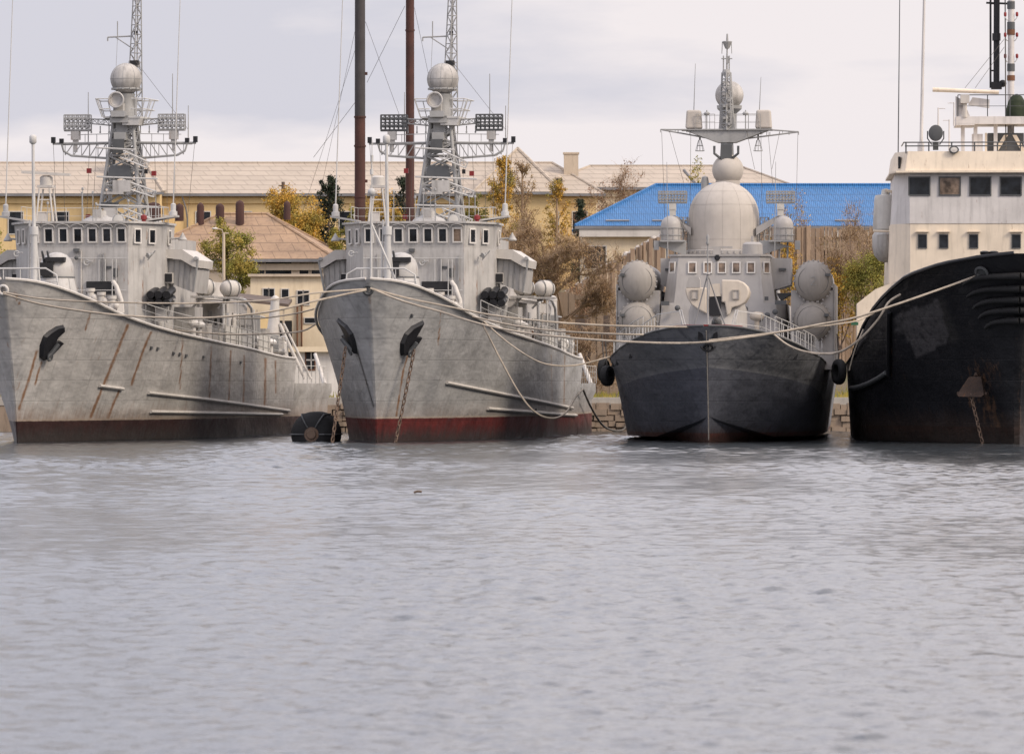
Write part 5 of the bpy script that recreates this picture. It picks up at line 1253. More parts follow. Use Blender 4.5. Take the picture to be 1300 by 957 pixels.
M['roofdark'] = paint('dark_canopy', (.12, .09, .075), .8, .25)
M['gutter'] = paint('gutter', (.20, .20, .21), .6, .15)
M['frame'] = paint('window_frame', (.55, .52, .48), .6, .1)
M['brickdark'] = paint('dark_chimney', (.07, .035, .03), .9, .2)
M['hdirt'] = paint('pole_rust', (.075, .032, .026), .8, .25, rust=.3)
M['polegrey'] = paint('pole_grey', (.055, .050, .052), .75, .2)
M['timber'] = plaster('split_timber', (.30, .215, .15), .8, (.09, .06, .045), 2.5)
M['concrete'] = plaster('concrete', (.36, .33, .29), .5, None, 1.0)
M['rubble'] = plaster('rubble', (.55, .50, .44), .5)

def hip_building(name, px0, px1, Y, depth, z0, ze, zr, wall, roof, hipL=True, hipR=True, over=.5, rz=0.0, hip=None, wins=(), chim=(), pivot=0):
    a, b = W(px0, 0, Y).x, W(px1, 0, Y).x; L = b - a
    root = empty(name, (a if pivot == 0 else b, Y, 0), rz)
    ox = 0 if pivot == 0 else -L
    w = MB().prism([(ox, 0), (ox + L, 0), (ox + L, depth), (ox, depth)], z0, ze); w = w.build('wall', wall, root)
    r = MB(); x0, x1, y0, y1 = ox - over, ox + L + over, -over, depth + over
    hp = hip if hip else (y1 - y0) / 2; ym = (y0 + y1) / 2
    rl, rr_ = x0 + (hp if hipL else 0), x1 - (hp if hipR else 0)
    V = [(x0, y0, ze), (x1, y0, ze), (x1, y1, ze), (x0, y1, ze), (rl, ym, zr), (rr_, ym, zr)]
    r.add(V, [(0, 1, 5, 4), (1, 2, 5), (2, 3, 4, 5), (3, 0, 4), (3, 2, 1, 0)])
    r.m(0); rf = r.build('roof', roof, root)
    c = MB()
    rg = [(V[4], V[5])] + ([(V[0], V[4]), (V[3], V[4])] if hipL else []) + ([(V[1], V[5]), (V[2], V[5])] if hipR else [])
    for p, q in rg: c.tube(Vector(p) + Vector((0, 0, .02)), Vector(q) + Vector((0, 0, .02)), .11, n=6)
    c.build('ridge_cap', roof, rf)
    g = MB(); g.box(((x0 + x1) / 2, y0 - .06, ze - .12), (x1 - x0, .16, .2)); g.box((x1 + .06, (y0 + y1) / 2, ze - .12), (.16, y1 - y0, .2)); g.build('gutter', 'gutter', root)
    g = MB(); g.box((ox + L / 2, -.08, ze - .55), (L + .2, .18, .45)); g.build('cornice', wall, root)
    for (px, py, ww, wh) in wins:
        p = W(px, py, Y); lx = p.x - root.location.x
        window(w, (lx, -.01, p.z), (1, 0, 0), (0, 0, 1), ww, wh, 'frame', 'glass', .08, n_out=(0, -1, 0))
    return root, rf, V

def P0(px, py, Y, root): return W(px, py, Y) - Vector(root.location)

def leaf_mat(name, c0, c1, c2):
    m, nt, b = mk(name)
    g = N(nt, 'ShaderNodeNewGeometry'); r = g.outputs['Random Per Island']
    n = noise(nt, coords(nt), .9, 3)
    c = mix(nt, ramp(nt, r, 0, 1), c0, c1); c = mix(nt, ramp(nt, n, .45, .62), c, c2)
    nt.links.new(c, b.inputs['Base Color']); b.inputs['Roughness'].default_value = .7
    b.inputs['Specular IOR Level'].default_value = .2
    return m
M['bark'] = plaster('bark', (.12, .085, .065), .5)
M['twig'] = plaster('twigs', (.31, .215, .13), .35)
M['lf_yellow'] = leaf_mat('leaves_yellow', (.60, .32, .05), (.42, .28, .055), (.26, .21, .05))
M['lf_green'] = leaf_mat('leaves_green', (.17, .18, .04), (.26, .23, .05), (.36, .27, .06))
M['lf_dark'] = leaf_mat('leaves_dark', (.022, .035, .02), (.035, .045, .025), (.015, .022, .015))
M['lf_brown'] = leaf_mat('leaves_brown', (.36, .22, .10), (.28, .18, .08), (.26, .20, .08))
M['lf_rust'] = leaf_mat('leaves_rust', (.24, .13, .08), (.18, .10, .07), (.28, .15, .07))

def tree(name, label, cat, px, Y, ytop, hw, z0, leaf, nleaf, seed, style='round', bare=0, lean=0.0, group=None, lsz=.2, crown_low=.35, trunk_r=None):
    """px/ytop: where the top stands in the photograph; hw: half width in metres"""
    rnd = random.Random(seed); top = W(px, ytop, Y); h = top.z - z0
    root = empty(name, (top.x, Y, z0)); tag(root, label, cat, group)
    tb = MB(); tips = []
    tr = trunk_r or max(.08, h * .022)
    def grow(p, d, ln, r, lvl, maxl):
        segs = 3; q = p
        pts = [p]
        for k in range(segs):
            d = (d + Vector((rnd.gauss(0, .16), rnd.gauss(0, .16), rnd.gauss(.03, .1)))).normalized(); q = q + d * (ln / segs); pts.append(q)
        tb.path(pts, lambda t: r * (1 - .45 * t), 5 if lvl < 2 else 3)
        if lvl >= maxl: tips.append(q); return
        if lvl >= maxl - 2: tips.append(pts[2])
        n = rnd.choice((2, 3, 3)) if lvl else nb0
        for k in range(n):
            a = rnd.uniform(0, 2 * pi); sp = rnd.uniform(.35, .8) if style != 'narrow' else rnd.uniform(.12, .3)
            u = d.orthogonal().normalized(); v = d.cross(u)
            nd = (d * cos(sp) + (u * cos(a) + v * sin(a)) * sin(sp)).normalized()
            if style == 'wide': nd = (nd + Vector((nd.x * .5, nd.y * .3, -.05))).normalized()
            grow(pts[-1] if k < 2 else pts[2], nd, ln * rnd.uniform(.62, .85), r * .58, lvl + 1, maxl)
    nb0 = 4
    if style in ('round', 'wide'):
        st = h * crown_low
        grow(Vector((0, 0, 0)), Vector((lean, 0, 1)).normalized(), st, tr, 0, 5 if bare else 4)
        # fit the limbs to the crown seen
        xs = max(abs(t.x) for t in tips) or 1; zs = max(t.z for t in tips)
        sx, sz = hw / xs, h / zs * .98
        tb.v = [(v[0] * (1 + (sx - 1) * min(1, max(0, v[2]) / (st + .01))), v[1] * (1 + (sx - 1) * min(1, max(0, v[2]) / (st + .01))), v[2] * sz) for v in tb.v]
        tips = [Vector((t.x * sx, t.y * sx, t.z * sz)) for t in tips]
    else:
        tb.tube((0, 0, 0), (lean, 0, h * .95), tr, tr * .2, 6)
        nb = int(h * 6)
        for k in range(nb):
            t = rnd.uniform(.18 if style == 'cone' else .25, 1); a = rnd.uniform(0, 2 * pi)
            wd = hw * ((1 - t) * 1.25 + .05) if style == 'cone' else hw * (sin(pi * min(1, (t * .92 + .06))) ** .6)
            p = Vector((lean * t, 0, h * t * .95)); q = p + Vector((cos(a) * wd, sin(a) * wd, (wd * 2.2 if style == 'narrow' else wd * (-.1)) * rnd.uniform(.6, 1)))
            if q.z > h: q.z = h
            tb.path([p, p.lerp(q, .5) + Vector((0, 0, .1)), q], lambda t: .035 * (1 - .6 * t), 3); tips += [q, p.lerp(q, .7), p.lerp(q, .45)]
    tb.build('trunk', 'bark' if not bare else 'twig', root)
    cb = MB()
    if bare:
        for k in range(bare):
            t = rnd.choice(tips); d = Vector((rnd.gauss(0, 1), rnd.gauss(0, 1), rnd.gauss(.7, .7))).normalized(); ln = rnd.uniform(.4, 1.1) * (hw / 3.0 if hw < 3 else 1)
            p = t + Vector((rnd.gauss(0, .1), rnd.gauss(0, .1), rnd.gauss(0, .1))); q = p + d * ln * .5; e = q + (d + Vector((rnd.gauss(0, .4), rnd.gauss(0, .4), rnd.gauss(0, .4)))).normalized() * ln * .5
            s = Vector((d.y, -d.x, .3)).normalized() * .016
            cb.add([p - s, p + s, q + s * .7, q - s * .7, e], [(0, 1, 2, 3), (3, 2, 4)])
        cb.build('twigs', 'twig', root); cb = MB()
    if nleaf:
        if lsz > .19: nleaf = int(nleaf * 2.0); lsz *= .68
        cl = [(t, rnd.uniform(.5, 1.2)) for t in tips]
        for k in range(nleaf):
            t, w_ = rnd.choice(cl)
            sp = .30 * w_ * (hw / 2.2 if hw < 2.2 else 1)
            p = t + Vector((rnd.gauss(0, sp), rnd.gauss(0, sp), rnd.gauss(0, sp * .9)))
            n = Vector((rnd.gauss(0, 1), rnd.gauss(-.2, 1), rnd.gauss(.4, 1))).normalized(); u = n.orthogonal().normalized(); v = n.cross(u); s = lsz * rnd.uniform(.4, 1.0)
            cb.add([p - u * s * .5, p - v * s * .35, p + u * s * .5, p + v * s * .4 + n * s * .15], [(0, 1, 2, 3)])
        cb.build('crown', leaf, root)
    return root

def ground_z(Y):
    return interp([(324, 1.9), (344, 1.95), (358, 3.0), (372, 4.4), (392, 7.0), (420, 9.2), (445, 10.2), (600, 11.5), (1500, 14), (6000, 16)], Y)

def build_shore():
    # terrain as one sheet out to the horizon
    Ys = [324.4, 330, 337, 344, 350, 356, 362, 368, 376, 384, 392, 400, 410, 420, 430, 440, 450, 480, 550, 700, 1000, 2000, 6000]
    xs = [-6000, -2000, -600, -250] + [-150 + 6 * k for k in range(51)] + [250, 600, 2000, 6000]
    rnd = random.Random(2); V = []; Fc = []
    for Y in Ys:
        for x in xs: V.append((x, Y, ground_z(Y) + (rnd.uniform(-.12, .12) if 350 < Y < 470 else 0)))
    n = len(xs)
    for j in range(len(Ys) - 1):
        for i in range(n - 1): Fc.append((j * n + i, j * n + i + 1, (j + 1) * n + i + 1, (j + 1) * n + i))
    m, nt, b = mk('ground'); nn = noise(nt, coords(nt), .25, 8, .7); n2 = noise(nt, coords(nt), 2.0, 6, .7)
    c = mix(nt, ramp(nt, nn, .4, .6), (.11, .085, .045), (.07, .075, .028)); c = mix(nt, ramp(nt, n2, .4, .7, 0, .6), c, (.17, .12, .07)); nt.links.new(c, b.inputs['Base Color']); b.inputs['Roughness'].default_value = .95
    o = MB().add(V, Fc).build('ground', m, None, 80); tag(o, kind='structure')
    # quay: rough stone wall with a paler coping
    q = MB(); q.box((0, 327.0, -.6), (700, 5.8, 4.2)); o = q.build('quay', 'stonewall'); tag(o, kind='structure')
    rnd = random.Random(8); q = MB(); x = -90.0
    q.box((0, 327.5, 1.72), (700, 6.9, .44)); o = q.build('quay_coping', 'concrete'); tag(o, kind='structure')
    # rough facing stones in the two gaps where the wall shows
    q = MB()
    for (xa, xb) in ((2, 11), (15, 26), (-16, -9)):
        for row in range(5):
            x = xa + rnd.uniform(0, .4)
            while x < xb:
                w_ = rnd.uniform(.35, 1.2); hh = rnd.uniform(.24, .38); q.box((x + w_ / 2, 324.08 + rnd.uniform(-.14, .08), .08 + row * .34 + rnd.uniform(-.05, .05)), (w_ - rnd.uniform(.01, .09), .34, hh), rnd.uniform(-.09, .09)); x += w_
    tag(q.build('quay_facing', 'stonewall'), kind='structure')
    q = MB()
    for k in range(2600):
        x = rnd.uniform(-30, 34); Y = rnd.uniform(332, 352); z = ground_z(Y); h = rnd.uniform(.15, .45)
        q.add([(x - .04, Y, z), (x + .04, Y, z), (x + rnd.uniform(-.15, .15), Y, z + h)], [(0, 1, 2)])
    tag(q.build('grass', 'lf_green'), kind='stuff')

    # long yellow building with projecting wings
    Y = 447.0; z0, ze, zr = 9.6, 17.75, 20.45
    root, rf, _ = hip_building('yellow_building', -110, 757, Y, 15, z0, ze, zr, 'yellow', 'roofpale', True, True, .6, hip=4.0,
        wins=[(px, 283, 1.1, 1.7) for px in (20, 78, 136, 258, 310, 440, 480, 585, 636, 672, 700, 736)])
    tag(root, 'long yellow plastered building with pale sheet roof, behind the two grey minesweepers', 'building')
    for pxc, hwid, zpk, zev in ((175, 36, 21.1, ze + .02), (657, 56, 21.35, ze + .03)):
        x0, x1 = P0(pxc - hwid, 0, Y, root).x, P0(pxc + hwid, 0, Y, root).x; xc = (x0 + x1) / 2
        w = MB(); w.prism([(x0 + .3, -3.0), (x1 - .3, -3.0), (x1 - .3, .2), (x0 + .3, .2)], z0, zev - .02); w.build('wing_wall', 'yellow', root)
        V = [(x0, -3.6, zev), (x1, -3.6, zev), (xc, .6, zpk), (xc, 9.5, zpk - .2), (x0, 2, zev + .4), (x1, 2, zev + .4)]
        MB().add(V, [(0, 1, 2), (1, 5, 3, 2), (4, 0, 2, 3)]).tube(V[1], V[2], .14).tube(V[0], V[2], .12).build('wing_roof', 'roofpale', root)
        MB().box((xc, -3.65, zev - .12), (x1 - x0 + .1, .16, .2)).build('gutter', 'gutter', root)
    for px, yt, w_, hh in ((725, 195, 1.15, 3.2), (150, 196, 1.4, 2.4)):
        p = P0(px, yt, Y + 5, root); c = MB(); c.box((p.x, 5, p.z - hh / 2), (w_, 1.2, hh)); c.box((p.x, 5, p.z), (w_ * 1.12, 1.35, .14)); c.build('chimney', 'palegrey', root)
    d = MB(); p = P0(740, 226, Y, root); d.lathe((p.x - 1.9, 2.4, 18.75), [(.42, 0), (.45, 2.4)], 12, (0, 1, .1)); d.m(1).box((p.x - 1.85, 2.38, 18.72), (.5, .1, .6)); d.build('dormer', ['palegrey', 'dark'], root)
    dp = MB()
    for px in (147, 208, 238, 708): p = P0(px, 250, Y, root); dp.path([(p.x - .4, -.6, ze - .2), (p.x - .1, -.25, ze - 1.2), (p.x, -.15, ze - 2), (p.x, -.15, z0)], .07, 6)
    dp.build('drain_pipe', 'gutter', root)
    # building with the pale roof farther right
    root, rf, _ = hip_building('far_building', 690, 1003, 466, 13, 10, 18.9, 20.9, 'creamwall', 'roofpale', True, True, .6, hip=4.5)
    tag(root, 'pale roofed building rising just above the blue roof behind the corvette', 'building')
    MB().tube(P0(868, 216, 463, root), P0(885, 236, 462, root), .12).build('roof_rib', 'gutter', rf)

    # brown roofed building
    root, rf, V = hip_building('brown_roof_building', 165, 419, 386, 13, 6.4, 11.25, 14.5, 'palegrey', 'roofbrown', True, True, .45, rz=radians(-5), hip=5.6, pivot=1,
        wins=[])
    tag(root, 'old building with mottled brown hipped roof and dark round vents', 'building')
    for px, py, ww in ((328, 343, .85), (353, 344, 1.9), (387, 343, .8), (400, 343, .8)):
        p = P0(px, py, 386, root); window(root, (p.x, -.01 , p.z), (1, 0, 0), (0, 0, 1), ww * .95, 1.2 if ww > 1 else 1.0, 'palegrey', 'glass', .06, n_out=(0, -1, 0))
    for px, yt, hh, rr_ in ((185, 258, 1.3, .5), (245, 259, .95, .25), (295.5, 256, 1.1, .30), (356, 257, .6, .24), (218, 260, .5, .3), (270, 260, .4, .3)):
        p = P0(px, yt, 391, root); x = p.x; y = 5
        MB().lathe((x, y, p.z - hh), [(rr_, -.6), (rr_, hh - .15), (rr_ * .8, hh), (.02, hh + .12)], 12).build('roof_vent', 'brickdark', rf, 40)

    # cream two storey house near the quay
    Y = 358.0; a, b = W(318, 0, Y), W(432, 0, Y); root = empty('cream_house', (a.x, Y, 0)); L = b.x - a.x
    tag(root, 'cream flat topped house with small dark windows seen between the two minesweepers', 'house')
    zt = W(0, 351, Y).z; w = MB().prism([(0, 0), (L, 0), (L, 8), (0, 8)], 2.4, zt).build('wall', 'creamwall', root)
    MB().box((L / 2, 3.9, zt + .07), (L + .3, 8.4, .16)).build('roof', 'palegrey', root)
    for px, py, ww, hh in ((337.5, 373, .3, .62), (345, 373, .3, .62), (362, 375, .42, .75), (381, 378, .32, .85), (389, 378, .32, .85), (412, 380, .3, .8), (395, 407, .8, .3)):
        p = P0(px, py, Y, root); window(w, (p.x, -.01, p.z), (1, 0, 0), (0, 0, 1), ww, hh, 'frame', 'glass', .06, n_out=(0, -1, 0))
    d = MB()
    for px in (377.5, 383): p = P0(px, 400, Y, root); d.tube((p.x, -.12, 3), (p.x, -.12, P0(0, 386, Y, root).z), .06)
    d.build('drain_pipe', 'rust', root)
    # open shed with dark pitched canopy beside it
    Y = 350.0; root = empty('open_shed', (W(286, 0, Y).x, Y, 0)); tag(root, 'low open shed under a sagging dark canopy left of the cream house', 'shed')
    x1 = P0(366, 0, Y, root).x; z0_, z1_ = W(0, 377, Y).z, W(0, 386, Y).z
    MB().slab([(0, 0, z0_), (x1, 0, z1_ ), (x1, 0, z1_ - .18), (0, 0, z0_ - .18)], (0, 6, .4)).build('canopy', 'roofdark', root)
    MB().box((x1 / 2, 5.9, 4.2), (x1, .15, 5.0)).build('back_wall', 'dark', root)  # near-black colour paints in the shade of the void under the canopy
    pp = MB()
    for k in range(5): pp.box((.3 + k * (x1 - .6) / 4, .3, 4.6), (.12, .12, 5.4))
    pp.build('post', 'palegrey', root)
    # low yellow garden wall and white annex at the waterfront
    Y = 346.5; a, b = W(318, 0, Y), W(345, 0, Y); zt = W(0, 401, Y).z
    o = MB().box((0, .3, (2 + zt) / 2), (b.x - a.x, .5, zt - 2)).build('boundary_wall', 'yellow'); o.location = ((a.x + b.x) / 2, Y, 0); tag(o, 'stained yellow wall below the dark canopy of the open shed', 'wall')
    Y = 337.0; a, b = W(372, 0, Y), W(436, 0, Y); root = empty('white_annex', (a.x, Y, 0)); L = b.x - a.x; tag(root, 'low white annex with one barred dark window at the quay, beside the centre minesweeper', 'annex')
    zt = W(0, 446, Y).z; w = MB().prism([(0, 0), (L, 0), (L, 4), (0, 4)], 1.9, zt).build('wall', 'white', root); MB().box((L / 2, 1.9, zt + .12), (L + .5, 4.8, .3)).build('roof_slab', 'creamwall', root)
    p = P0(394, 458, Y, root); wn = window(w, (p.x, -.01, p.z), (1, 0, 0), (0, 0, 1), .5, 1.0, 'rust', 'dark', .07, n_out=(0, -1, 0)); MB().box((p.x, -.08, p.z + .05), (.5, .03, .08)).box((p.x + .05, -.08, p.z), (.05, .03, 1.0)).build('window_bar', 'white', w)

    # blue roofed building
    Y = 388.0; z0_, ze = 6.8, W(0, 287, 388).z
    root, rf, V = hip_building('blue_roof_building', 739, 1330, Y, 12.4, z0_, ze, W(0, 235, 394.2).z, 'creamwall', 'roofblue', True, True, .5, hip=5.7, wins=[(756, 327, 1.4, 1.5)])
    tag(root, 'cream building with bright blue corrugated steel roof behind the corvette', 'building')
    MB().box(((V[0][0] + V[1][0]) / 2, -.3, ze - .45), (V[1][0] - V[0][0] - .6, .5, .6)).build('eave_board', 'frame', root)
    s = MB()
    for px0, px1 in ((769, 799), (828, 845), (853, 880), (1060, 1090)):
        a, b = P0(px0, 281, Y, root), P0(px1, 281, Y, root); s.obox(((a.x + b.x) / 2, .18, a.z + .06), (1, 0, 0), (0, 1, .52), (0, -.52, 1), b.x - a.x, .14, .06)
    s.build('snow_guard', 'gutter', rf)

    # stake palisade on the slope, stepped up towards the right
    Y = 371.0; rnd = random.Random(6); o = MB(); px = 684.0
    tops = [(684, 396), (700, 385), (730, 364), (760, 343), (800, 320), (838, 299), (870, 292), (985, 289), (1060, 290), (1150, 291), (1240, 292)]
    while px < 1240:
        w_ = rnd.uniform(.16, .3); zt = W(0, interp(tops, px), Y).z + rnd.uniform(-.1, .14); c = W(px, 0, Y)
        o.box((c.x, Y + rnd.uniform(-.1, .1), (3.5 + zt) / 2), (w_, .22, zt - 3.5), rnd.uniform(-.3, .3)); px += (w_ + rnd.uniform(.0, .07)) / Y * F
    o.box((W(1050, 0, Y).x, Y + .35, 6.5), (18, .25, 10)); o.box((W(775, 0, Y).x, Y + .35, 5.0), (9.0, .25, 5)); pal = o.build('palisade', 'timber'); tag(pal, 'tall weathered fence of upright timber stakes stepping up the slope under the blue roof', 'fence')
    o = MB()
    for k in range(260):
        px = rnd.uniform(696, 850); c = W(px, interp(tops, px) - rnd.uniform(-5, 2), Y + .2); o.sphere(c + Vector((0, rnd.uniform(0, .6), -.15)), rnd.uniform(.09, .26), 6, 4)
    tag(o.build('rubble_capping', 'rubble'), 'pale broken stone heaped along the sloping top edge of the timber fence', 'rubble', kind='stuff')
    # ruined stone wall with door openings, low down between the ships
    Y = 348.0; a = W(694, 0, Y); root = empty('ruined_wall', (a.x, Y, 0)); tag(root, 'ruined rough stone wall with dark doorways between the centre minesweeper and corvette', 'wall')
    w = MB(); segs = [(694, 728, 372), (728, 752, 377), (752, 782, 383), (782, 800, 392)]; 
    holes = [(730, 752, 380, 500), (768, 776, 400, 440), (708, 715, 398, 432)]
    px = 694.0
    while px < 870:
        x0, x1 = P0(px, 0, Y, root).x, P0(px + 4, 0, Y, root).x; zt = W(0, 372 + max(0, px - 720) * .22 + rnd.uniform(-2, 2), Y).z
        hs = [h for h in holes if h[0] <= px + 2 < h[1]]
        if hs:
            h = hs[0]; zl, zh = W(0, h[3], Y).z, W(0, h[2], Y).z
            if zt > zh: w.box(((x0 + x1) / 2, .4, (zt + zh) / 2), (x1 - x0, .8 + rnd.uniform(0, .1), zt - zh))
            if zl > 2.3: w.box(((x0 + x1) / 2, .4, (1.8 + zl) / 2), (x1 - x0, .8, zl - 1.8))
        else: w.box(((x0 + x1) / 2, .4 + rnd.uniform(-.05, .05), (1.8 + zt) / 2), (x1 - x0, .8, zt - 1.8))
        px += 4
    w.build('stonework', 'stonewall', root); MB().box((P0(745, 0, Y, root).x, 3.2, 4.3), (9.5, .2, 5.4)).build('inner_wall', 'roofdark', root)

    # two tall poles and guy wires
    for px, rr_, Y, lab in ((457, .36, 384, 'thicker of the two tall steel poles, dark grey turning red-brown low down'), (520.5, .29, 390, 'thinner and redder of the two tall steel poles behind the minesweeper mast')):
        c = W(px, 0, Y); root = empty('steel_pole', (c.x, Y, 6.5)); tag(root, lab, 'pole', 'tall steel poles behind the ships')
        zs = W(0, 150 if px < 500 else 40, Y).z - 6.5
        MB().tube((0, 0, zs), (0, 0, 34), rr_, rr_ * .93, 16).build('pole_top', 'polegrey' if px < 500 else 'hdirt', root, 50)
        MB().tube((0, 0, 0), (0, 0, zs), rr_ * 1.04, rr_, 16).build('pole_base', 'hdirt', root, 50)
        for z in (zs, zs * .62, zs * .3 + 8): MB().lathe((0, 0, z), [(rr_ * 1.14, 0), (rr_ * 1.14, .12)], 14).build('pole_flange', 'hdirt', root)
        for z in (zs + 3, zs * .7): MB().box((rr_ * 1.2, 0, z), (.16, .16, .2)).build('wire_bracket', 'hdirt', root)
        MB().lathe((0, 0, -.2), [(rr_ * 2, 0), (rr_ * 1.8, .6), (rr_ * 1.1, .7)], 16).build('footing', 'concrete', root)
    for k, (x0, y0, x1, y1, lab) in enumerate(((451, 38, 398, 285, 'thin guy wire running down left from the thick pole, the steepest of them'), (452, 60, 384, 270, 'second guy wire down left from the thick pole'), (451, 130, 398, 200, 'lowest guy wire left of the thick pole'),
            (464, 28, 512, 160, 'guy wire crossing between the two tall poles, falling right'), (514, 8, 466, 105, 'guy wire crossing between the two tall poles, falling left'), (526, 10, 545, 100, 'guy wire falling right from the thin pole behind the radome'))):
        a, b = W(x0, y0, 385), W(x1, y1, 392)
        o = MB().tube((0, 0, 0), b - a, .014, n=4).build('guy_wire', 'ropeD'); o.location = a; tag(o, lab, 'wire', 'guy wires of the tall poles')
    # street lamp and utility pole
    c = W(284, 0, 366); r = empty('street_lamp', (c.x, 366, 3.6)); tag(r, 'concrete street lamp with one arm in front of the green tree', 'street lamp'); zt = W(0, 296, 366).z - 3.6
    MB().tube((0, 0, 0), (0, 0, zt), .13, .09, 8).build('pole', 'palegrey', r); MB().path([(0, 0, zt - .2), (-.1, -.1, zt + .2), (-.45, -.3, zt + .3)], .04, 6).box((.12, 0, zt + .0), (.4, .12, .08)).build('arm', 'palegrey', r); MB().sphere((-.55, -.32, zt + .28), .13, 12, 8, .6, sx=1.5).build('lamp_head', 'frame', r, 60)
    c = W(359.5, 0, 425); r = empty('utility_pole', (c.x, 425, 9.3)); tag(r, 'dark wooden pole standing among yellow trees before the yellow building', 'pole'); zt = W(0, 231, 425).z - 9.3
    MB().tube((0, 0, 0), (0, 0, zt), .16, .13, 8).build('post', 'bark', r); MB().box((0, 0, zt - .3), (.7, .1, .1)).build('cross_arm', 'bark', r)

    # ------------------------------------------------ trees
    T = tree; G = 'trees on the shore behind the ships'
    T('cypress', 'dark narrow evergreen left of the thick tall pole', 'tree', 417, 424, 223, .95, 9.3, 'lf_dark', 4200, 1, 'narrow', group=G, lsz=.26)
    T('cypress', 'dark evergreen half hidden behind the thinner tall pole', 'tree', 512, 428, 226, .95, 9.5, 'lf_dark', 3600, 2, 'narrow', group=G, lsz=.26)
    T('autumn_tree', 'golden tree behind the ridge of the brown roof, around the wooden pole', 'tree', 345, 418, 238, 2.1, 9.0, 'lf_yellow', 5200, 3, group=G, lsz=.26)
    T('autumn_tree', 'low golden bushy tree just left of the dark evergreen', 'tree', 385, 414, 251, 2.4, 8.6, 'lf_yellow', 5200, 4, group=G, lsz=.26)
    T('autumn_tree', 'golden green tree right of the thick tall pole above the wheelhouse', 'tree', 488, 412, 245, 2.1, 8.5, 'lf_yellow', 5000, 5, group=G, lsz=.26)
    T('autumn_tree', 'orange tinted tree low behind the thinner tall pole', 'tree', 534, 408, 256, 1.5, 8.2, 'lf_yellow', 3600, 6, group=G, lsz=.26)
    T('bushy_tree', 'green bushy tree right of the lattice mast of the centre minesweeper', 'tree', 604, 400, 246, 1.25, 7.6, 'lf_green', 3400, 7, group=G, lsz=.25)
    T('leafy_tree', 'green and yellow tree around the street lamp in front of the brown roof', 'tree', 288, 372, 276, 1.75, 4.4, 'lf_green', 6500, 8, group=G, lsz=.24)
    T('leafy_tree', 'small green tree at the right foot of the brown roof', 'tree', 436, 396, 262, .9, 7.4, 'lf_green', 2200, 9, group=G, lsz=.24)
    T('leafy_tree', 'dark green tree at the far left edge behind the wheelhouse', 'tree', 2, 378, 292, 1.5, 5, 'lf_green', 3600, 10, group=G, lsz=.24)
    T('poplar', 'yellow poplar, tallest one in front of the yellow building', 'tree', 638, 398, 197, 1.0, 7.5, 'lf_yellow', 5600, 11, 'narrow', group=G, lsz=.22, bare=500)
    T('poplar', 'bare grey poplar right beside the yellow poplar', 'tree', 663, 400, 205, 1.1, 7.6, 'lf_brown', 1500, 12, 'narrow', bare=1700, group=G, lsz=.2)
    T('poplar', 'thin yellow tree before the right end of the yellow building', 'tree', 707, 402, 227, .9, 7.8, 'lf_yellow', 2600, 13, 'narrow', bare=400, group=G, lsz=.22)
    T('pine', 'small dark pine left of the blue roof', 'tree', 737, 410, 247, .95, 8.4, 'lf_dark', 2600, 14, 'cone', group=G, lsz=.24)
    T('bare_tree', 'reddish thinning tree rising behind the left slope of the blue roof', 'tree', 800, 412, 203, 2.9, 8.6, 'lf_rust', 2600, 15, 'round', bare=2600, group=G, lsz=.2)
    T('bare_tree', 'low reddish tree between the small pine and the blue roof', 'tree', 752, 412, 235, 1.5, 8.6, 'lf_rust', 1500, 45, 'round', bare=800, group=G, lsz=.2)
    T('leafy_tree', 'small green treetop left of the upper radome of the corvette', 'tree', 893, 440, 199, 1.3, 10, 'lf_green', 1500, 16, group=G, lsz=.24)
    T('bare_tree', 'large spreading almost leafless tree between the minesweeper and the blue roof', 'tree', 712, 344, 270, 4.6, 2.2, 'lf_brown', 9500, 17, 'wide', bare=12500, group=G, lsz=.11, crown_low=.28, trunk_r=.38)
    T('bare_tree', 'brown leafless tree close right of the minesweeper bridge wing', 'tree', 655, 352, 270, 2.6, 3.2, 'lf_brown', 3000, 18, 'round', bare=3600, group=G, lsz=.13, crown_low=.3)
    T('bare_tree', 'tangle of bare branches low in front of the ruined wall', 'tree', 752, 339, 396, 2.6, 1.95, 'lf_rust', 900, 19, 'wide', bare=3200, group=G, lsz=.1, crown_low=.2)
    T('bare_tree', 'leafless tree behind the right side radome of the corvette', 'tree', 1000, 375, 240, 1.7, 4.5, 'lf_yellow', 1200, 20, 'round', bare=1500, group=G, lsz=.15)
    T('bare_tree', 'bare dark limbed tree in front of the fence at the tug', 'tree', 1082, 346, 256, 3.0, 2.1, 'lf_brown', 1800, 21, 'wide', bare=4200, group=G, lsz=.12, crown_low=.35, trunk_r=.2)
    T('leafy_tree', 'dense green and ochre tree filling the gap between corvette and tug', 'tree', 1090, 342, 318, 2.9, 2.0, 'lf_green', 12000, 22, group=G, lsz=.2, crown_low=.2)
    T('leafy_tree', 'orange and green bush at the right side of the stacked canisters', 'tree', 1056, 344, 325, 1.5, 2.0, 'lf_yellow', 4200, 23, group=G, lsz=.18, crown_low=.2)
    T('leafy_tree', 'ochre creeper bush showing left of the right hand canisters', 'tree', 998, 366, 300, 1.1, 3.6, 'lf_yellow', 2600, 24, group=G, lsz=.2, crown_low=.2)
    T('shrub', 'brown shrub on the slope below the timber fence left end', 'shrub', 672, 366, 300, 2.2, 4.0, 'lf_brown', 3500, 25, 'round', bare=1600, group=G, lsz=.16, crown_low=.2)
    T('shrub', 'brown shrub behind the stern davit of the centre minesweeper', 'shrub', 728, 358, 352, 2.0, 3.2, 'lf_rust', 2500, 26, 'round', bare=1600, group=G, lsz=.14, crown_low=.2)
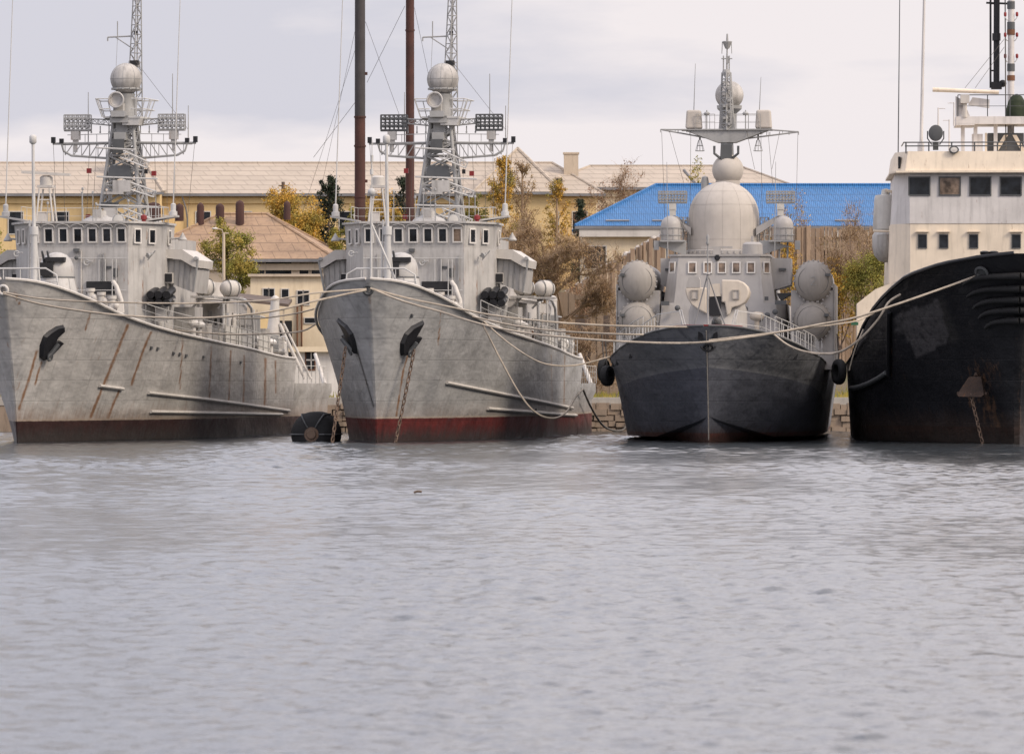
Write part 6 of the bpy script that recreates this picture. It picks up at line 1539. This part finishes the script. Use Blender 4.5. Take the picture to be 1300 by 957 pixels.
    T('shrub', 'dark shrub standing inside the shadowed end of the ruined wall', 'shrub', 790, 343, 412, 1.4, 1.95, 'lf_rust', 1400, 27, 'round', bare=1200, group=G, lsz=.12, crown_low=.2)
# ---------------------------------------------------------------- water
def build_water():
    rs = np.random.RandomState(7)
    ys = [24.0]
    while ys[-1] < 323.9: ys.append(ys[-1] + .075 * (max(40, ys[-1]) / 40) ** .72)
    ys[-1] = 324.3; ys = np.array(ys); nx = 760
    u = np.linspace(-1, 1, nx); X = u[None, :] * (ys[:, None] * .118 + 3.0); Yg = np.repeat(ys[:, None], nx, 1)
    Z = np.zeros_like(X); dy = np.gradient(ys)[:, None]
    amp_patch = .75 + .5 * np.sin(X * .11 + Yg * .043 + 1.3) * np.sin(Yg * .071 - X * .05) + .25 * np.sin(X * .37 + Yg * .021)
    for k in range(130):
        lam = .20 * (11.0 ** rs.rand()); ang = (rs.normal(0, .9) if lam > .8 else rs.uniform(-1.6, 1.6)) + pi / 2; kk = 2 * pi / lam
        kx, ky = kk * cos(ang), kk * sin(ang); ph = rs.rand() * 2 * pi
        slope = .0225 * (lam / .6) ** (-.30); a = slope / kk * (np.clip((ys[:, None] - 30) / 110, .25, 1.15) if lam > .8 else 1.0)
        fade = np.clip(lam / (3.0 * dy) - .55, 0, 1)
        arg = kx * X + ky * Yg + ph
        Z += a * np.sin(arg + .35 * np.sin(arg)) * fade
    Z *= np.clip(amp_patch, .3, 1.4)
    edge = np.clip((1 - np.abs(u)) * 30, 0, 1)[None, :]; Z *= edge
    ny = len(ys)
    co = np.stack([X, Yg, Z], -1).reshape(-1, 3)
    i = np.arange(nx - 1)[None, :]; j = np.arange(ny - 1)[:, None]; a = (j * nx + i)
    q = np.stack([a, a + 1, a + nx + 1, a + nx], -1).reshape(-1, 4)
    # flat surround out to the horizon on the sides and behind the camera, stitched to the border
    base = len(co); ex = np.array([[-3000, 24, 0], [-3000, 324.3, 0], [3000, 24, 0], [3000, 324.3, 0], [-3000, -3000, 0], [3000, -3000, 0]], float)
    co = np.concatenate([co, ex]); left = [int(k * nx) for k in range(ny)]; right = [int(k * nx + nx - 1) for k in range(ny)]
    polys = [[base, base + 1] + left[::-1], [base + 3, base + 2] + right, [base + 4, base + 5, base + 2] + list(range(nx - 1, -1, -1)) + [base]]
    me = bpy.data.meshes.new('water'); nq = len(q); nl = nq * 4 + sum(len(p) for p in polys)
    me.vertices.add(len(co)); me.vertices.foreach_set('co', co.ravel()); me.loops.add(nl); me.polygons.add(nq + len(polys))
    lv = np.concatenate([q.ravel()] + [np.array(p) for p in polys]); me.loops.foreach_set('vertex_index', lv.astype(np.int32))
    ls = list(range(0, nq * 4, 4)); s = nq * 4
    for p in polys: ls.append(s); s += len(p)
    me.polygons.foreach_set('loop_start', np.array(ls, dtype=np.int32)); me.update(calc_edges=True)
    sm = np.ones(nq + len(polys), bool); me.polygons.foreach_set('use_smooth', sm)
    m, nt, b = mk('sea_water'); b.inputs['Base Color'].default_value = (.052, .060, .066, 1); b.inputs['Roughness'].default_value = .09; b.inputs['IOR'].default_value = 1.333
    v = coords(nt, (1, 1, 1)); n1 = noise(nt, coords(nt, (1.2, .8, 1)), 5.0, 4, .65); n2 = noise(nt, coords(nt, (1, .45, 1)), 1.7, 4, .6)
    hh = math_(nt, 'ADD', math_(nt, 'MULTIPLY', n1, .5), n2)
    bn = N(nt, 'ShaderNodeBump', {'Height': hh, 'Strength': .75, 'Distance': .05}); nt.links.new(bn.outputs[0], b.inputs['Normal'])
    me.materials.append(m); me.validate()
    o = bpy.data.objects.new('water', me); COL.objects.link(o); tag(o, kind='structure')

# ---------------------------------------------------------------- sky, sun, camera
SUN_EL, SUN_AZ = 36.0, 122.0      # azimuth from +Y (away from the camera) towards +X
def build_light():
    w = bpy.data.worlds.new('World'); scene.world = w; w.use_nodes = True; nt = w.node_tree; nt.nodes.clear()
    out = nt.nodes.new('ShaderNodeOutputWorld'); bg = nt.nodes.new('ShaderNodeBackground'); nt.links.new(bg.outputs[0], out.inputs[0])
    sky = N(nt, 'ShaderNodeTexSky', sky_type='NISHITA', sun_disc=False, sun_elevation=radians(SUN_EL), sun_rotation=radians(SUN_AZ), air_density=1.2, dust_density=2.0)
    tc = N(nt, 'ShaderNodeTexCoord').outputs['Generated']
    sp = N(nt, 'ShaderNodeSeparateXYZ', {0: tc}); z = sp.outputs[2]
    mp = N(nt, 'ShaderNodeMapping', {'Vector': tc, 'Scale': (7, 7, 26), 'Location': (1.55, 0, .62)}).outputs[0]
    n1 = N(nt, 'ShaderNodeTexNoise', {'Vector': mp, 'Scale': 1.25, 'Detail': 7, 'Roughness': .52, 'Distortion': .35}).outputs[0]
    mp2 = N(nt, 'ShaderNodeMapping', {'Vector': tc, 'Scale': (18, 18, 70)}).outputs[0]
    n2 = N(nt, 'ShaderNodeTexNoise', {'Vector': mp2, 'Scale': 1.2, 'Detail': 6, 'Roughness': .55}).outputs[0]
    cl = math_(nt, 'ADD', math_(nt, 'MULTIPLY', n1, .72), math_(nt, 'MULTIPLY', n2, .28))
    # a lilac grey bank lies to the left at middle height of the visible sky; towards the horizon it clears
    xb = ramp(nt, sp.outputs[0], -.085, .02, .13, -.03)
    zb = ramp(nt, z, .043, .054, -.16, .03)
    zt = ramp(nt, z, .056, .072, 0, -.05)
    cl2 = math_(nt, 'ADD', math_(nt, 'ADD', math_(nt, 'ADD', cl, xb), zb), zt)
    light, grey = (8.7, 8.1, 8.25), (6.45, 6.35, 7.1)
    c = mix(nt, ramp(nt, cl2, .435, .57), light, grey)
    # brighter towards the zenith, as thin overcast is
    up = ramp(nt, z, .072, .30, 1.0, 1.8)
    upc = N(nt, 'ShaderNodeVectorMath', {0: c, 1: N(nt, 'ShaderNodeCombineXYZ', {0: math_(nt, 'MULTIPLY', up, ramp(nt, z, .072, .3, 1, .99)), 1: math_(nt, 'MULTIPLY', up, ramp(nt, z, .072, .3, 1, .99)), 2: up}).outputs[0]}, operation='MULTIPLY').outputs[0]
    col = mix(nt, .93, sky.outputs[0], upc)
    nt.links.new(col, bg.inputs[0]); bg.inputs[1].default_value = .1
    l = bpy.data.lights.new('sun', 'SUN'); l.energy = 2.5; l.angle = radians(18); l.color = (1, .86, .70)
    o = bpy.data.objects.new('sun', l); COL.objects.link(o)
    el, az = radians(SUN_EL), radians(SUN_AZ); d = Vector((sin(az) * cos(el), cos(az) * cos(el), sin(el)))
    o.rotation_euler = d.to_track_quat('Z', 'Y').to_euler(); o.location = d * 400
    cam = bpy.data.cameras.new('camera'); co = bpy.data.objects.new('camera', cam); COL.objects.link(co)
    co.location = (0, 0, H); co.rotation_euler = (radians(90), 0, 0)
    cam.sensor_width = 36; cam.lens = F / 1300 * 36; cam.shift_y = (HY - 478.5) / 1300; cam.clip_start = .5; cam.clip_end = 20000
    cam.dof.use_dof = True; cam.dof.focus_distance = 270; cam.dof.aperture_fstop = 5.6
    scene.camera = co
    scene.view_settings.view_transform = 'Standard'; scene.view_settings.look = 'None'; scene.view_settings.gamma = 1; scene.view_settings.exposure = .1
    scene.view_settings.use_curve_mapping = False

build_light(); build_water(); build_shore()
s2, b2, h2 = make_minesweeper(FR2, 'centre'); tag(s2, 'grey minesweeper in the centre, with red waterline band and two anchors on hanging chains', 'warship')
s1, b1, h1 = make_minesweeper(FR1, 'left'); tag(s1, 'rust streaked grey minesweeper at the left edge, with a radar bar above its wheelhouse', 'warship')
s3, b3 = make_corvette(); tag(s3, 'missile corvette seen head on, dark blue-grey hull and big pale dome over its bridge', 'warship')
s4, b4 = make_tug(); tag(s4, 'black hulled tugboat with cream superstructure at the right edge', 'tugboat')

# ---------------------------------------------------------------- mooring lines
def WP(l): return [W(*p) for p in l]
MG = 'mooring lines between the ships'
rope('mooring_line', WP([(470, 366, 256.9), (510, 382, 256.5), (560, 396, 256), (605, 410, 255), (650, 420, 254), (704, 427, 253), (780, 433, 252), (850, 435.5, 251.5), (900, 434, 251), (969, 425, 251), (1040, 412, 251), (1090, 402, 251), (1180, 372, 251.5), (1246, 348, 251.8)]), .05,
     'thick pale rope from the centre minesweeper bow past the corvette bow to the tug', MG)
rope('mooring_line', WP([(470, 366, 256.8), (515, 378, 257), (560, 387.5, 257), (630, 401, 257), (704, 409, 257), (780, 413.5, 257), (850, 415, 257.3), (884, 415, 257.6)]), .045, 'upper thin rope from the centre minesweeper bow to the corvette bow', MG)
rope('mooring_line', WP([(600, 402, 263), (650, 413, 262), (704, 420, 261), (780, 424, 260), (822, 425, 260)]), .045, 'short rope ending at the left shoulder of the corvette, between two longer lines', MG)
rope('mooring_line', WP([(614, 408, 263), (645, 435, 262.5), (679, 457, 262), (705, 464, 262), (735, 463, 263), (774, 453, 266)]), .04, 'thin rope drooping across the centre minesweeper hull to the corvette side', MG)
rope('mooring_line', WP([(612, 410, 263), (632, 450, 263), (658, 497, 263), (678, 522, 263.5), (700, 531, 265), (718, 524, 270), (730, 505, 280), (740, 494, 292)]), .045, 'rope hanging in a deep loop down the centre minesweeper side', MG)
rope('mooring_line', WP([(740, 494, 302), (752, 520, 308), (768, 542, 315), (790, 546, 322), (800, 530, 324)]), .06, 'dark rope from the minesweeper stern sagging to the stone quay', MG, 'ropeD')
rope('mooring_line', WP([(465, 367, 256.8), (400, 372, 256), (340, 381, 256), (250, 385, 256), (150, 384, 256), (60, 380, 256.5), (4, 371, 257)]), .04, 'upper rope spanning from the centre minesweeper bow to the left minesweeper bow', MG)
rope('mooring_line', WP([(465, 368, 256.8), (400, 382, 256), (340, 396, 255.5), (250, 404, 255.5), (150, 400, 256), (60, 388, 256.5), (4, 373, 257)]), .05, 'lower, more slack rope spanning between the two minesweeper bows', MG)
rope('mooring_line', WP([(400, 412, 266), (380, 421, 268), (330, 424, 270), (280, 424, 272), (210, 418, 275)]), .04, 'rope from the centre minesweeper side to the midship deck of the left minesweeper', MG)
rope('mooring_line', WP([(400, 392, 266), (370, 399, 268), (330, 404, 272), (300, 404, 276)]), .035, 'short thin rope above the midship deck of the left minesweeper', MG)
rope('mooring_line', WP([(983, 425, 259.5), (1000, 438, 259), (1020, 446, 258.5), (1045, 449, 258), (1068, 446, 257), (1092, 430, 256), (1115, 405, 255.5), (1128, 384, 255.5), (1143, 374, 256)]), .055, 'slack pale rope sagging beside the corvette right shoulder up to the tug bulwark', MG)
rope('mooring_line', WP([(900, 432, 251.1), (969, 424, 251), (1045, 414, 251.2), (1085, 408, 252), (1100, 402, 254), (1112, 396, 257)]), .04, 'thin second rope just below the thick line near the tug left shoulder', MG)
rope('mooring_line', WP([(1096, 418, 259), (1090, 432, 259), (1084, 448, 259.5), (1078, 470, 260)]), .03, 'short rope end dangling at the tug left shoulder', MG)

# ---------------------------------------------------------------- floating fender, side tyres, driftwood
c = W(395.5, 536, 264); c.z = .35; r_ = empty('pneumatic_fender', c, radians(-6)); tag(r_, 'big round black rubber fender floating between the two minesweepers', 'fender')
MB().lathe((0, 0, 0), [(.3, -.05), (.55, -.03), (.85, .12), (1.02, .4), (1.06, .8), (1.06, 2.6), (.95, 3.0), (.6, 3.3), (.05, 3.35)], 36, (0, 1, 0)).build('body', 'rubber', r_, 50)
MB().lathe((0, 0, 0), [(.05, -.16), (.2, -.15), (.24, -.06), (.34, -.05), (.36, 0), (.36, .1)], 24, (0, 1, 0)).build('hub', 'chain', r_, 50)
b_ = MB()
for k in range(6): a = 2 * pi * k / 6; b_.path([(cos(a) * .36, -.05, sin(a) * .36), (cos(a) * .6, -.08, sin(a) * .6), (cos(a) * .9, .1, sin(a) * .9), (cos(a) * 1.08, .45, sin(a) * 1.08), (cos(a) * 1.09, 2.6, sin(a) * 1.09)], .035, 5)
b_.build('fender_chain', 'mdark', r_)
def tyre(px, py, Y, R, rz, lab, n=2):
    c = W(px, py, Y); r = empty('tyre_fender', c, rz); tag(r, lab, 'tyre', 'tyres hung as fenders on the corvette sides')
    MB().lathe((0, -.16, 0), [(R * .55, 0), (R * .62, -.03), (R * .92, 0), (R, .08), (R, .24), (R * .92, .32), (R * .62, .35), (R * .55, .32), (R * .6, .16), (R * .55, .0)], 26, (0, 1, 0)).build('tyre', 'rubber', r, 50)
    MB().tube((0, 0, R * .6), (0, .1, R + 1.2), .03).build('hanger_rope', 'ropeD', r)
tyre(766.5, 470, 271, .55, radians(70), 'tyre fender hung on the left side of the corvette, upper of the pair')
tyre(771, 477, 269.5, .5, radians(60), 'tyre fender hung on the left side of the corvette, lower of the pair')
tyre(1065, 472, 271, .62, radians(110), 'tyre fender hung on the right side of the corvette, beside the tug')
d_ = MB(); c = W(530, 624, 7200 * 2.55 / (624 - 490)); d_.path([(-.09, 0, 0), (0, 0, .03), (.1, .02, .02)], .03, 6); o = d_.build('driftwood', 'bark', None, 60); o.location = (c.x, c.y, .03); tag(o, 'tiny dark bit of driftwood floating alone on the open water', 'driftwood')
